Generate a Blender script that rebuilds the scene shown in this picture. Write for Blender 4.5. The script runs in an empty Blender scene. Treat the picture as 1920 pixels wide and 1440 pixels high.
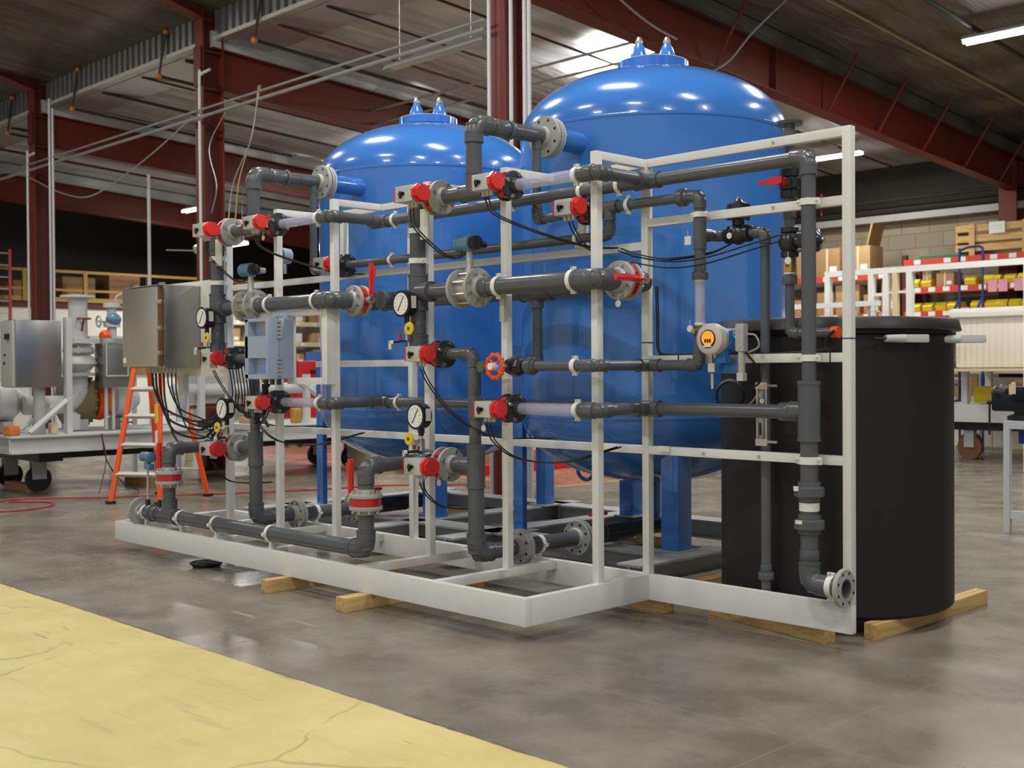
import bpy, bmesh, math, random
from mathutils import Vector, Matrix, Euler
random.seed(7)
PI = math.pi
S = bpy.context.scene
COL = S.collection

# ---------------------------------------------------------------- camera, world, exposure
_a, _p, _r = math.radians(44.45), math.radians(-0.70), math.radians(-0.35)
_F = Vector((-math.cos(_a), math.sin(_a), 0)); _R0 = Vector((math.sin(_a), math.cos(_a), 0)); _U0 = Vector((0, 0, 1))
_Fd = _F*math.cos(_p) + _U0*math.sin(_p); _U1 = _U0*math.cos(_p) - _F*math.sin(_p)
_R = _R0*math.cos(_r) + _U1*math.sin(_r); _U = _U1*math.cos(_r) - _R0*math.sin(_r)
cd = bpy.data.cameras.new('camera'); cam = bpy.data.objects.new('camera', cd); COL.objects.link(cam)
M = Matrix((( _R.x, _U.x, -_Fd.x, 0), (_R.y, _U.y, -_Fd.y, 0), (_R.z, _U.z, -_Fd.z, 1.5), (0, 0, 0, 1)))
cam.matrix_world = M
cd.sensor_width = 36; cd.lens = 2195/1920*36; cd.clip_start = .05; cd.clip_end = 200
cd.dof.use_dof = True; cd.dof.focus_distance = 7.6; cd.dof.aperture_fstop = 3.0
S.camera = cam
S.view_settings.view_transform = 'Standard'; S.view_settings.look = 'None'
S.view_settings.gamma = 1; S.view_settings.use_curve_mapping = False
S.view_settings.exposure = 0.38
W = bpy.data.worlds.new('world'); S.world = W; W.use_nodes = True
W.node_tree.nodes['Background'].inputs[0].default_value = (.92, .95, 1, 1)
W.node_tree.nodes['Background'].inputs[1].default_value = .42
LAMP_W = 95.0
FIX = [(-6.65,16.0),(-3.2,16.0),(-12.9,16.2),(-19.3,16.0),(-12.2,21.0),(-27.0,15.23),(-12.3,14.4),
       (-2,6),(-6.2,6),(-10.2,6.2),(-14.5,6.0),(-19.5,5.6),(-3,1.2),(-8,1.2),(-13.5,1.2),(-2,11),(2.5,6),(2,1),(-5.5,11.2),(-1,-3.5),(-7,-3.5),(-24,17),(-27,16.3),(-25,3.5)]  # third from last and last: unseen lamps added to brighten the left wall
def roof_z(y): return 6.72 - .062*(y-9.5) if y > 9.5 else 7.02 + .10*(9.42-y)

# ---------------------------------------------------------------- materials
MT = {}
def mat(name, col, rough=.5, metal=0, coat=0, spec=.5, bump=0, bscale=30, var=0, vscale=4, trans=0, emit=None, es=1, alpha=1, ior=1.45):
    m = bpy.data.materials.new(name); m.use_nodes = True; nt = m.node_tree; b = nt.nodes['Principled BSDF']
    c = (*col, 1)
    b.inputs['Base Color'].default_value = c; b.inputs['Roughness'].default_value = rough
    b.inputs['Metallic'].default_value = metal; b.inputs['Coat Weight'].default_value = coat
    b.inputs['Coat Roughness'].default_value = .05
    b.inputs['Specular IOR Level'].default_value = spec; b.inputs['IOR'].default_value = ior
    b.inputs['Transmission Weight'].default_value = trans; b.inputs['Alpha'].default_value = alpha
    if emit: b.inputs['Emission Color'].default_value = (*emit, 1); b.inputs['Emission Strength'].default_value = es
    if var or bump:
        tc = nt.nodes.new('ShaderNodeTexCoord')
        if var:
            n = nt.nodes.new('ShaderNodeTexNoise'); n.inputs['Scale'].default_value = vscale; n.inputs['Detail'].default_value = 5
            nt.links.new(tc.outputs['Object'], n.inputs['Vector'])
            r = nt.nodes.new('ShaderNodeMix'); r.data_type = 'RGBA'; r.inputs[6].default_value = tuple(x*(1-var) for x in col)+(1,)
            r.inputs[7].default_value = tuple(min(1, x*(1+var)) for x in col)+(1,)
            nt.links.new(n.outputs['Fac'], r.inputs[0]); nt.links.new(r.outputs[2], b.inputs['Base Color'])
        if bump:
            n2 = nt.nodes.new('ShaderNodeTexNoise'); n2.inputs['Scale'].default_value = bscale; n2.inputs['Detail'].default_value = 3
            nt.links.new(tc.outputs['Object'], n2.inputs['Vector'])
            bp = nt.nodes.new('ShaderNodeBump'); bp.inputs['Strength'].default_value = bump; bp.inputs['Distance'].default_value = .02
            nt.links.new(n2.outputs['Fac'], bp.inputs['Height']); nt.links.new(bp.outputs[0], b.inputs['Normal'])
    MT[name] = m; return m
mat('white', (.79,.79,.755), .32, var=.04, vscale=2)
mat('white_flat', (.66,.66,.62), .6)
mat('bright_white', (.82,.82,.78), .45)
mat('pvc', (.098,.104,.115), .27, var=.12, vscale=6)
mat('pvc_black', (.022,.024,.028), .25)
mat('flange_grey', (.40,.40,.38), .42, var=.06, vscale=12)
mat('flange_dark', (.045,.05,.055), .28)
mat('red', (.55,.012,.018), .3, coat=.3)
mat('red_bright', (.72,.035,.03), .35, coat=.2)
mat('bolt', (.62,.61,.58), .3, metal=.9)
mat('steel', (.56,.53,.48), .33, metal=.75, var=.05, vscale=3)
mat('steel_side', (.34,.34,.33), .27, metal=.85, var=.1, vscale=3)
mat('galv', (.42,.43,.43), .4, metal=.8, var=.15, vscale=8)
mat('rib_gap_shade', (.09,.09,.085), .6)  # dark tone stands in for the shade between the duct ribs
mat('ivory', (.56,.55,.50), .45)
mat('alu', (.60,.60,.56), .38, metal=.35)
mat('black', (.012,.012,.013), .4)
mat('rubber', (.008,.008,.009), .5)
mat('blue', (.045,.185,.56), .20, coat=.6, var=.05, vscale=1.5)
mat('blue_head', (.10,.21,.32), .35, coat=.2)
mat('blue_bright', (.02,.17,.52), .3, coat=.3)
mat('blue_dark', (.02,.03,.14), .4)
mat('panel_blue', (.36,.43,.56), .4)
mat('poly_black', (.0115,.0105,.0095), .55, var=.2, vscale=3)
mat('poly_rim', (.022,.020,.018), .42)
mat('orange', (.80,.10,.012), .38)
mat('orange_deep', (.62,.16,.03), .4)
mat('yellow', (.80,.62,.03), .45)
mat('rail_yellow', (.36,.20,.03), .5)
mat('cream', (.70,.58,.36), .5)
mat('beam_red', (.135,.017,.010), .5, var=.12, vscale=1.5)
mat('beam_dark', (.085,.011,.008), .55)
mat('rack_red', (.58,.055,.03), .5)
mat('wall_white', (.74,.72,.66), .7)
mat('grey_paint', (.42,.425,.415), .42, var=.07, vscale=3)
mat('pale_grey', (.55,.56,.56), .45)
mat('card', (.42,.27,.13), .75, var=.1, vscale=5)
mat('card_b', (.36,.21,.09), .75, var=.1, vscale=5)
mat('paper', (.80,.80,.78), .6)
mat('pink', (.78,.36,.42), .6)
mat('olive', (.13,.12,.055), .6, var=.3, vscale=8)
mat('rust', (.16,.07,.035), .6, var=.3, vscale=10)
mat('brass', (.60,.36,.07), .35, metal=.6)
mat('tape_y', (.36,.30,.12), .5)
mat('pipe_iron', (.03,.025,.02), .5)
mat('cream_tank', (.72,.69,.60), .5)
mat('glass', (.88,.9,.95), .04, trans=1, ior=1.2)
mat('clear', (.62,.62,.80), .06, alpha=.34)
mat('dial', (.85,.85,.82), .35)
mat('ink', (.015,.015,.02), .5)
mat('lcd', (.03,.10,.30), .2, emit=(.10,.25,.75), es=.35)
mat('lcd_red', (.5,.05,.02), .3, emit=(.9,.12,.05), es=.5)
mat('lcd_orange', (.7,.25,.02), .3, emit=(1,.38,.03), es=.5)
mat('tube', (1,1,1), .5, emit=(1,.97,.93), es=9)
mat('green', (.02,.16,.06), .5)
mat('hose_red', (.45,.05,.05), .5)
mat('purple_blue', (.03,.04,.22), .4)

def nodes_of(m): return m.node_tree, m.node_tree.nodes, m.node_tree.links
def wood_mat(name, c1, c2, sc=(2, 30, 30)):
    m = mat(name, c1, .65); nt, N, L = nodes_of(m); b = N['Principled BSDF']
    tc = N.new('ShaderNodeTexCoord'); mp = N.new('ShaderNodeMapping'); mp.inputs['Scale'].default_value = sc
    n = N.new('ShaderNodeTexNoise'); n.inputs['Scale'].default_value = 1.2; n.inputs['Detail'].default_value = 6
    r = N.new('ShaderNodeValToRGB'); r.color_ramp.elements[0].position = .32; r.color_ramp.elements[1].position = .66
    r.color_ramp.elements[0].color = (*c2, 1); r.color_ramp.elements[1].color = (*c1, 1)
    L.new(tc.outputs['Object'], mp.inputs[0]); L.new(mp.outputs[0], n.inputs['Vector']); L.new(n.outputs['Fac'], r.inputs[0]); L.new(r.outputs[0], b.inputs['Base Color'])
wood_mat('wood', (.70,.48,.20), (.50,.29,.09)); wood_mat('wood_y', (.70,.48,.20), (.50,.29,.09), (30, 2, 30))
wood_mat('wood_dark', (.36,.20,.09), (.24,.12,.05))

def floor_mat():
    m = mat('floor', (.2,.18,.15), .25); nt, N, L = nodes_of(m); b = N['Principled BSDF']
    tc = N.new('ShaderNodeTexCoord')
    sx = N.new('ShaderNodeSeparateXYZ'); L.new(tc.outputs['Object'], sx.inputs[0])
    def noise(scale, det=6, vec=None, rough=.6, dist=0):
        n = N.new('ShaderNodeTexNoise'); n.inputs['Scale'].default_value = scale; n.inputs['Detail'].default_value = det
        n.inputs['Roughness'].default_value = rough; n.inputs['Distortion'].default_value = dist
        L.new(vec or tc.outputs['Object'], n.inputs['Vector']); return n.outputs['Fac']
    def ramp(f, p0, p1, c0=(0,0,0), c1=(1,1,1)):
        r = N.new('ShaderNodeValToRGB'); r.color_ramp.elements[0].position = p0; r.color_ramp.elements[1].position = p1
        r.color_ramp.elements[0].color = (*c0, 1); r.color_ramp.elements[1].color = (*c1, 1); L.new(f, r.inputs[0]); return r.outputs[0]
    def mixc(f, a, c):
        x = N.new('ShaderNodeMix'); x.data_type = 'RGBA'
        if isinstance(f, (int, float)): x.inputs[0].default_value = f
        else: L.new(f, x.inputs[0])
        for i, v in ((6, a), (7, c)):
            if isinstance(v, tuple): x.inputs[i].default_value = (*v, 1)
            else: L.new(v, x.inputs[i])
        return x.outputs[2]
    def mth(op, a, c=None):
        x = N.new('ShaderNodeMath'); x.operation = op
        for i, v in ((0, a), (1, c)):
            if v is None: continue
            if isinstance(v, (int, float)): x.inputs[i].default_value = v
            else: L.new(v, x.inputs[i])
        return x.outputs[0]
    big = ramp(noise(.55, 8, dist=.6), .32, .70)
    conc = mixc(big, (.110,.098,.074), (.225,.203,.163))
    conc = mixc(ramp(noise(2.2, 9), .42, .72), conc, (.27,.245,.20))
    conc = mixc(mth('MULTIPLY', ramp(noise(30, 3), .60, .75), .25), conc, (.36,.33,.28))
    # saw-cut joints
    def joint(out, at, w=.006):
        return mth('LESS_THAN', mth('ABSOLUTE', mth('SUBTRACT', out, at)), w)
    j = joint(sx.outputs['X'], -2.55)
    for v in (-8.6, -14.6, -20.6): j = mth('MAXIMUM', j, joint(sx.outputs['X'], v))
    for v in (4.12, 9.9, 15.9): j = mth('MAXIMUM', j, joint(sx.outputs['Y'], v))
    conc = mixc(mth('MULTIPLY', j, .30), conc, (.30,.27,.22))
    # yellow painted lane
    wob = mth('ADD', sx.outputs['Y'], mth('MULTIPLY', mth('SUBTRACT', noise(9, 3), .5), .025))
    ym = mth('LESS_THAN', wob, 3.22)
    yel = mixc(ramp(noise(1.1, 6), .3, .75), (.50,.41,.135), (.69,.59,.25))
    mp = N.new('ShaderNodeMapping'); mp.inputs['Rotation'].default_value = (0, 0, -.75); mp.inputs['Scale'].default_value = (.55, 5, 1)
    L.new(tc.outputs['Object'], mp.inputs[0])
    streak = ramp(noise(2.2, 8, mp.outputs[0], .75), .54, .70)
    streak = mth('MULTIPLY', streak, ramp(noise(.9, 2), .34, .60))
    yel = mixc(mth('MULTIPLY', streak, .75), yel, (.34,.29,.15))
    ring = N.new('ShaderNodeTexVoronoi'); ring.feature = 'DISTANCE_TO_EDGE'; ring.inputs['Scale'].default_value = .75
    nv = N.new('ShaderNodeMix'); nv.data_type = 'VECTOR'; nv.inputs[0].default_value = .28
    cn = N.new('ShaderNodeTexNoise'); cn.inputs['Scale'].default_value = 1.5; cn.inputs['Detail'].default_value = 4; L.new(tc.outputs['Object'], cn.inputs['Vector'])
    L.new(tc.outputs['Object'], nv.inputs[4]); L.new(cn.outputs['Color'], nv.inputs[5]); L.new(nv.outputs[1], ring.inputs['Vector'])
    crack = mth('MULTIPLY', mth('LESS_THAN', ring.outputs['Distance'], .005), ramp(noise(1.7, 3), .44, .54))
    yel = mixc(mth('MULTIPLY', crack, .45), yel, (.22,.18,.10))
    blot = mth('MULTIPLY', ramp(noise(5.5, 2, mp.outputs[0]), .68, .71), ramp(noise(2.3, 1), .5, .6))
    yel = mixc(mth('MULTIPLY', blot, .8), yel, (.20,.18,.13))
    col = mixc(ym, conc, yel)
    edge = mth('MULTIPLY', mth('LESS_THAN', mth('ABSOLUTE', mth('SUBTRACT', wob, 3.222)), .008), ramp(noise(3, 3), .42, .55))
    col = mixc(mth('MULTIPLY', edge, .8), col, (.10,.06,.04))
    # red painted bay further back with a yellow border
    def box(x0, x1, y0, y1):
        a = mth('MULTIPLY', mth('GREATER_THAN', sx.outputs['X'], x0), mth('LESS_THAN', sx.outputs['X'], x1))
        c = mth('MULTIPLY', mth('GREATER_THAN', sx.outputs['Y'], y0), mth('LESS_THAN', sx.outputs['Y'], y1))
        return mth('MULTIPLY', a, c)
    col = mixc(mth('MULTIPLY', box(-20.1, -10.2, 10.9, 15.1), .8), col, (.55,.42,.12))
    col = mixc(mth('MULTIPLY', box(-20.0, -10.3, 11.0, 15.0), .85), col, mixc(big, (.33,.10,.075), (.42,.17,.13)))
    col = mixc(box(-9, 2, 21.2, 21.8), col, (.62,.52,.14))
    L.new(col, b.inputs['Base Color'])
    rg = mixc(ramp(noise(1.3, 7), .35, .7), (.21,.21,.21), (.38,.38,.38))
    rg = mixc(ym, rg, (.48,.48,.48))
    L.new(rg, b.inputs['Roughness'])
    bp = N.new('ShaderNodeBump'); bp.inputs['Strength'].default_value = .12; bp.inputs['Distance'].default_value = .01
    L.new(noise(2.5, 3), bp.inputs['Height']); L.new(bp.outputs[0], b.inputs['Normal'])
floor_mat()
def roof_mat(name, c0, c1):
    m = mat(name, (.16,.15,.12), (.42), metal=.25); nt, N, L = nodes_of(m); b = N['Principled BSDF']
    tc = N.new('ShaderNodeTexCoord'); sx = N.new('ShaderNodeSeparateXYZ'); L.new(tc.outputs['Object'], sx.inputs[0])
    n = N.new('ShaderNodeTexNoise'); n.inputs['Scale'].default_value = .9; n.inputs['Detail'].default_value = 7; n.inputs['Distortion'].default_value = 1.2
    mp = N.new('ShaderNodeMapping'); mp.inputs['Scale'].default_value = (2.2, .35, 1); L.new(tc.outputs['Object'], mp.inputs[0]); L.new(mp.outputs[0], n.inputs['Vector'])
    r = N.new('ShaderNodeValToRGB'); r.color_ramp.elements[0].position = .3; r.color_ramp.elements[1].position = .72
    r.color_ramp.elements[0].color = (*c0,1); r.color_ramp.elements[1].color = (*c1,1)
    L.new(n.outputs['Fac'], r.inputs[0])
    # purlin sag lines (run along X, every 1.55 m of slope)
    w = N.new('ShaderNodeTexWave'); w.bands_direction = 'Y'; w.inputs['Scale'].default_value = .205; w.inputs['Distortion'].default_value = .3
    L.new(tc.outputs['Object'], w.inputs['Vector'])
    L.new(r.outputs[0], b.inputs['Base Color'])
    ad = N.new('ShaderNodeMath'); ad.operation = 'ADD'; L.new(w.outputs['Fac'], ad.inputs[0]); L.new(n.outputs['Fac'], ad.inputs[1])
    bp = N.new('ShaderNodeBump'); bp.inputs['Strength'].default_value = .9; bp.inputs['Distance'].default_value = .12
    L.new(ad.outputs[0], bp.inputs['Height']); L.new(bp.outputs[0], b.inputs['Normal'])
roof_mat('roof', (.085,.080,.060), (.165,.155,.125)); roof_mat('roof_foil_lit', (.33,.35,.35), (.68,.72,.75))  # foil bay's lamp glow is partly in its paler colour; dull facing elsewhere
def block_mat():
    m = mat('block_wall', (.4,.36,.28), .85); nt, N, L = nodes_of(m); b = N['Principled BSDF']
    tc = N.new('ShaderNodeTexCoord'); sx = N.new('ShaderNodeSeparateXYZ'); cb = N.new('ShaderNodeCombineXYZ')
    L.new(tc.outputs['Object'], sx.inputs[0]); L.new(sx.outputs['X'], cb.inputs[0]); L.new(sx.outputs['Z'], cb.inputs[1])
    br = N.new('ShaderNodeTexBrick'); L.new(cb.outputs[0], br.inputs['Vector']); br.inputs['Scale'].default_value = 1
    br.inputs['Brick Width'].default_value = .62; br.inputs['Row Height'].default_value = .31; br.inputs['Mortar Size'].default_value = .012
    br.inputs['Color1'].default_value = (.34,.29,.20,1); br.inputs['Color2'].default_value = (.28,.24,.165,1); br.inputs['Mortar'].default_value = (.21,.18,.12,1)
    L.new(br.outputs['Color'], b.inputs['Base Color'])
block_mat()
def rib_mat(name, col, scale, metal=0, axis='X'):
    m = mat(name, col, .5, metal=metal); nt, N, L = nodes_of(m); b = N['Principled BSDF']
    tc = N.new('ShaderNodeTexCoord'); w = N.new('ShaderNodeTexWave'); w.bands_direction = axis; w.inputs['Scale'].default_value = scale
    L.new(tc.outputs['Object'], w.inputs['Vector']); bp = N.new('ShaderNodeBump'); bp.inputs['Strength'].default_value = .35; bp.inputs['Distance'].default_value = .03
    L.new(w.outputs['Fac'], bp.inputs['Height']); L.new(bp.outputs[0], b.inputs['Normal'])
rib_mat('cream_rib', (.66,.62,.53), 3.2); mat('dark_siding', (.03,.027,.018), .7)

# ---------------------------------------------------------------- mesh builder
def V(*a): return Vector(a)
def basis(d):
    d = Vector(d).normalized(); u = Vector((0,0,1)) if abs(d.z) < .9 else Vector((1,0,0))
    x = d.cross(u).normalized(); return x, x.cross(d).normalized(), d
class MB:
    def __init__(s): s.bm = bmesh.new()
    def box(s, a, b, bev=0, rot=None, c=None):
        a, b = Vector(a), Vector(b)
        vs = [s.bm.verts.new((x, y, z)) for x in (a.x, b.x) for y in (a.y, b.y) for z in (a.z, b.z)]
        fs = [s.bm.faces.new([vs[i] for i in q]) for q in ((0,1,3,2),(4,6,7,5),(0,4,5,1),(2,3,7,6),(0,2,6,4),(1,5,7,3))]
        if rot is not None: bmesh.ops.rotate(s.bm, verts=vs, cent=c if c is not None else (a+b)/2, matrix=rot)
        if bev:
            es = list({e for f in fs for e in f.edges}); bmesh.ops.bevel(s.bm, geom=es, offset=bev, segments=2, affect='EDGES', profile=.6)
        return s
    def ctr(s, c, size, bev=0, rot=None):
        c = Vector(c); h = Vector(size)/2; return s.box(c-h, c+h, bev, rot, c)
    def ring(s, c, x, y, r, n): return [s.bm.verts.new(c + x*(r*math.cos(2*PI*i/n)) + y*(r*math.sin(2*PI*i/n))) for i in range(n)]
    def skin(s, rings, cap0=True, cap1=True, closed=False):
        n = len(rings[0])
        prs = list(zip(rings, rings[1:])) + ([(rings[-1], rings[0])] if closed else [])
        for a, b in prs:
            for i in range(n): s.bm.faces.new((a[i], a[(i+1) % n], b[(i+1) % n], b[i]))
        if not closed:
            if cap0: s.bm.faces.new(rings[0][::-1])
            if cap1: s.bm.faces.new(rings[-1])
        return s
    def cyl(s, a, b, r, r2=None, n=20, caps=True):
        a, b = Vector(a), Vector(b); x, y, d = basis(b-a); r2 = r if r2 is None else r2
        return s.skin([s.ring(a, x, y, r, n), s.ring(b, x, y, r2, n)], caps, caps)
    def lathe(s, p, d, prof, n=32, closed=False, caps=True):
        p = Vector(p); x, y, d = basis(d)
        return s.skin([s.ring(p + d*t, x, y, max(r, 1e-4), n) for t, r in prof], caps, caps, closed)
    def tube(s, pts, r, n=12, closed=False, caps=True):
        pts = [Vector(p) for p in pts]; m = len(pts); rings = []; px = None
        for i, p in enumerate(pts):
            t = (pts[(i+1) % m] - pts[i-1]) if closed else (pts[min(i+1, m-1)] - pts[max(i-1, 0)])
            t.normalize()
            if px is None: px, py, _ = basis(t)
            else:
                px = (px - t*px.dot(t)).normalized(); py = t.cross(px)
            rings.append(s.ring(p, px, t.cross(px), r, n))
        return s.skin(rings, caps, caps, closed)
    def torus(s, c, d, R, r, n=28, k=8):
        c = Vector(c); x, y, d = basis(d)
        return s.tube([c + x*R*math.cos(2*PI*i/n) + y*R*math.sin(2*PI*i/n) for i in range(n)], r, k, closed=True)
    def sphere(s, c, r, sc=(1,1,1), seg=16):
        m = Matrix.Translation(c) @ Matrix.Diagonal((*[r*k for k in sc], 1))
        bmesh.ops.create_uvsphere(s.bm, u_segments=seg, v_segments=seg//2, radius=1, matrix=m); return s
    def prism(s, poly, d, depth):
        poly = [Vector(p) for p in poly]; d = Vector(d)*depth
        a = [s.bm.verts.new(p) for p in poly]; b = [s.bm.verts.new(p+d) for p in poly]; n = len(a)
        s.bm.faces.new(a[::-1]); s.bm.faces.new(b)
        for i in range(n): s.bm.faces.new((a[i], a[(i+1) % n], b[(i+1) % n], b[i]))
        return s
    def mesh(s, name, m, ang=35):
        bmesh.ops.recalc_face_normals(s.bm, faces=s.bm.faces[:])
        me = bpy.data.meshes.new(name); s.bm.to_mesh(me); s.bm.free()
        me.materials.append(MT[m]); me.polygons.foreach_set('use_smooth', [True]*len(me.polygons)); me.set_sharp_from_angle(angle=math.radians(ang)); return me
    def build(s, name, m, parent=None, ang=35):
        """link as ONE object; under a parent, its mesh is written in world coordinates around the root"""
        me = s.mesh(name, m, ang); o = bpy.data.objects.new(name, me); COL.objects.link(o)
        if parent is not None:
            rt = parent
            while rt.parent: rt = rt.parent
            me.transform(Matrix.Translation(-rt.location)); o.parent = parent
        return o
    def solo(s, name, m, label, cat, group=None, loc=None, kind=None):
        me = s.mesh(name, m); o = bpy.data.objects.new(name, me); COL.objects.link(o)
        if loc is None:
            xs = [v.co for v in me.vertices]; loc = Vector([(min(v[i] for v in xs)+max(v[i] for v in xs))/2 for i in (0, 1)] + [min(v.z for v in xs)])
        me.transform(Matrix.Translation(-Vector(loc))); o.location = loc; tag(o, label, cat, group, kind); return o
def tag(o, label=None, cat=None, group=None, kind=None):
    for k, v in (('label', label), ('category', cat), ('group', group), ('kind', kind)):
        if v: o[k] = v
    return o
def thing(name, label, cat, loc=(0,0,0), group=None):
    o = bpy.data.objects.new(name, None); o.empty_display_size = .1; COL.objects.link(o); o.location = loc; return tag(o, label, cat, group)
def kids(o): return [c for c in bpy.data.objects if c.parent == o]
def copy_tree(o, loc=None, rz=0, label=None, group=None, parent=None, tree=None):
    if tree is None: tree = snapshot(o)
    c = o.copy(); COL.objects.link(c)
    if parent is not None: c.parent = parent
    if loc is not None: c.location = loc; c.rotation_euler = (0, 0, rz)
    if label: c['label'] = label
    if group: c['group'] = group
    for k, sub in tree: copy_tree(k, parent=c, tree=sub)
    return c
def snapshot(o): return [(k, snapshot(k)) for k in kids(o)]
def boxes(name, m, parent, *bs, bev=0):
    b = MB()
    for a, c in bs: b.box(a, c, bev)
    return b.build(name, m, parent)
def structure(b, name, m):
    o = b.build(name, m); o['kind'] = 'structure'; return o

# ---------------------------------------------------------------- pipe fittings
def arc_pts(c, a, b, s, n=8):
    """quarter bend at corner c from direction a (pointing back) to b (pointing on), setback s"""
    a, b = Vector(a).normalized(), Vector(b).normalized(); c = Vector(c); o = c + (a+b)*s
    out = []
    for i in range(n+1):
        t = PI/2*i/n; out.append(o - b*s*math.cos(t) - a*s*math.sin(t))
    return out
def elbow(root, c, a, b, r, m='pvc'):
    s = 1.35*r; e = MB(); a, b = Vector(a).normalized(), Vector(b).normalized(); c = Vector(c)
    e.tube(arc_pts(c, a, b, s), r*1.19, 18)
    for d in (a, b):
        e.cyl(c + d*s*.95, c + d*(s+r*1.05), r*1.19, n=18); e.cyl(c + d*(s+r*.85), c + d*(s+r*1.08), r*1.25, n=18)
    return e.build('elbow', m, root, 50)
def run(root, pts, r, m='pvc', em=None):
    pts = [Vector(p) for p in pts]
    for i in range(len(pts)-1): MB().cyl(pts[i], pts[i+1], r, n=20).build('pipe', m, root)
    for i in range(1, len(pts)-1):
        a, b = pts[i-1]-pts[i], pts[i+1]-pts[i]
        elbow(root, pts[i], a, b, r, em or m)
def tee(root, c, axis, br, r, rb=None, m='pvc', L=None, k=1.22):
    c = Vector(c); axis = Vector(axis).normalized(); br = Vector(br).normalized(); rb = rb or r; L = L or r*2.1; b = MB()
    b.cyl(c-axis*L, c+axis*L, r*k, n=20); b.cyl(c, c+br*(r+rb*1.6), rb*k, n=20)
    for t in (-1, 1): b.cyl(c+axis*L*t*.88, c+axis*L*t*1.01, r*(k+.06), n=20)
    b.cyl(c+br*(r+rb*1.35), c+br*(r+rb*1.62), rb*(k+.06), n=20)
    return b.build('tee', m, root)
def coupling(root, c, axis, r, L, k=1.2, name='coupling', m='pvc'):
    c = Vector(c); d = Vector(axis).normalized()
    return MB().lathe(c-d*L/2, d, [(0, r*(k-.04)), (.003, r*k), (L-.003, r*k), (L, r*(k-.04))], 24).build(name, m, root)
def union(root, c, axis, r, m='pvc', k=1.0):
    c = Vector(c); d = Vector(axis).normalized(); R = r*1.62
    return MB().lathe(c-d*r*1.3*k, d, [(0, r*1.2), (r*.55*k, r*1.22), (r*.6*k, R*.95), (r*.7*k, R), (r*1.8*k, R), (r*1.9*k, R*.93), (r*1.95*k, r*1.22), (r*2.6*k, r*1.2)], 24).build('union', m, root)
def bolts(parent, root, c, axis, rb, n, t, sr=.011, ph=.39):
    x, y, d = basis(axis); c = Vector(c); me = None
    for i in range(n):
        an = 2*PI*i/n + ph; p = c + x*rb*math.cos(an) + y*rb*math.sin(an)
        if me is None:
            b = MB(); b.cyl(-d*t, d*t, sr*.6, n=8); b.cyl(-d*t, -d*(t-sr*.9), sr, n=6); b.cyl(d*(t-sr*.9), d*t, sr, n=6); me = b.mesh('bolt', 'bolt')
        o = bpy.data.objects.new('bolt', me); COL.objects.link(o); o.parent = parent; o.location = p - root.location
def flange(root, c, axis, R, t, m='flange_grey', r=.045, nb=0, t2=None, hub=.03, hs=-1):
    """flange disc with hub; hs gives the side the hub sits on"""
    c = Vector(c); x, y, d = basis(axis)
    f = MB().lathe(c-d*t/2, d, [(0, R*.985), (t*.15, R), (t*.85, R), (t, R*.985)], 36)
    f.lathe(c+d*hs*t/2, d*hs, [(0, r*1.42), (hub, r*1.25)], 24)
    o = f.build('flange', m, root)
    if nb == 0 and t2 != 0:
        pass
    if nb: bolts(o, root, c, axis, R*.80, nb, t2 or t*.9)
    return o
def holes(root, fl, c, axis, R, t, n=8, sr=.011):
    x, y, d = basis(axis); c = Vector(c); b = MB()
    for i in range(n):
        an = 2*PI*i/n + .39; p = c + x*R*.8*math.cos(an) + y*R*.8*math.sin(an); b.cyl(p-d*(t/2+.001), p+d*(t/2+.001), sr, n=10)
    b.build('bolt_holes', 'black', fl)
def clamp(root, c, axis, to, r, w=.024, dist=None, m='bright_white'):
    """white strap round a pipe with two ears and a foot reaching the frame in direction 'to'"""
    c = Vector(c); a = Vector(axis).normalized(); t = Vector(to).normalized(); dist = dist or r*1.3; s = a.cross(t)
    b = MB().lathe(c-a*w/2, a, [(0, r*1.02), (0, r*1.02+.007), (w, r*1.02+.007), (w, r*1.02)], 24, closed=True)
    b.ctr(c+t*(r+(dist-r)/2), [abs(a[i])*w + abs(t[i])*(dist-r+.012) + abs(s[i])*.03 for i in range(3)])
    for k in (-1, 1):
        p = c - t*.0 + s*k*(r+.014); b.ctr(p, [abs(a[i])*w + abs(t[i])*.02 + abs(s[i])*.022 for i in range(3)])
    o = b.build('pipe_clamp', m, root)
    bb = MB(); p = c + s*(r+.018); bb.cyl(p-t*.018, p+t*.018, .006, n=8); p = c - s*(r+.018); bb.cyl(p-t*.018, p+t*.018, .006, n=8); bb.build('bolt', 'bolt', o)
    return o
def smooth_pts(P, n=8):
    P = [Vector(p) for p in P]; Q = [P[0]*2-P[1]] + P + [P[-1]*2-P[-2]]; out = []
    for i in range(1, len(Q)-2):
        p0, p1, p2, p3 = Q[i-1:i+3]
        for k in range(n):
            t = k/n; out.append(.5*((2*p1) + (p2-p0)*t + (2*p0-5*p1+4*p2-p3)*t*t + (3*p1-p0-3*p2+p3)*t**3))
    return out + [P[-1]]
def cable(pts, r, label, m='rubber', name='signal_cable', cat='cable', group=None):
    return MB().tube(smooth_pts(pts), r, 6).solo(name, m, label, cat, group)

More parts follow.
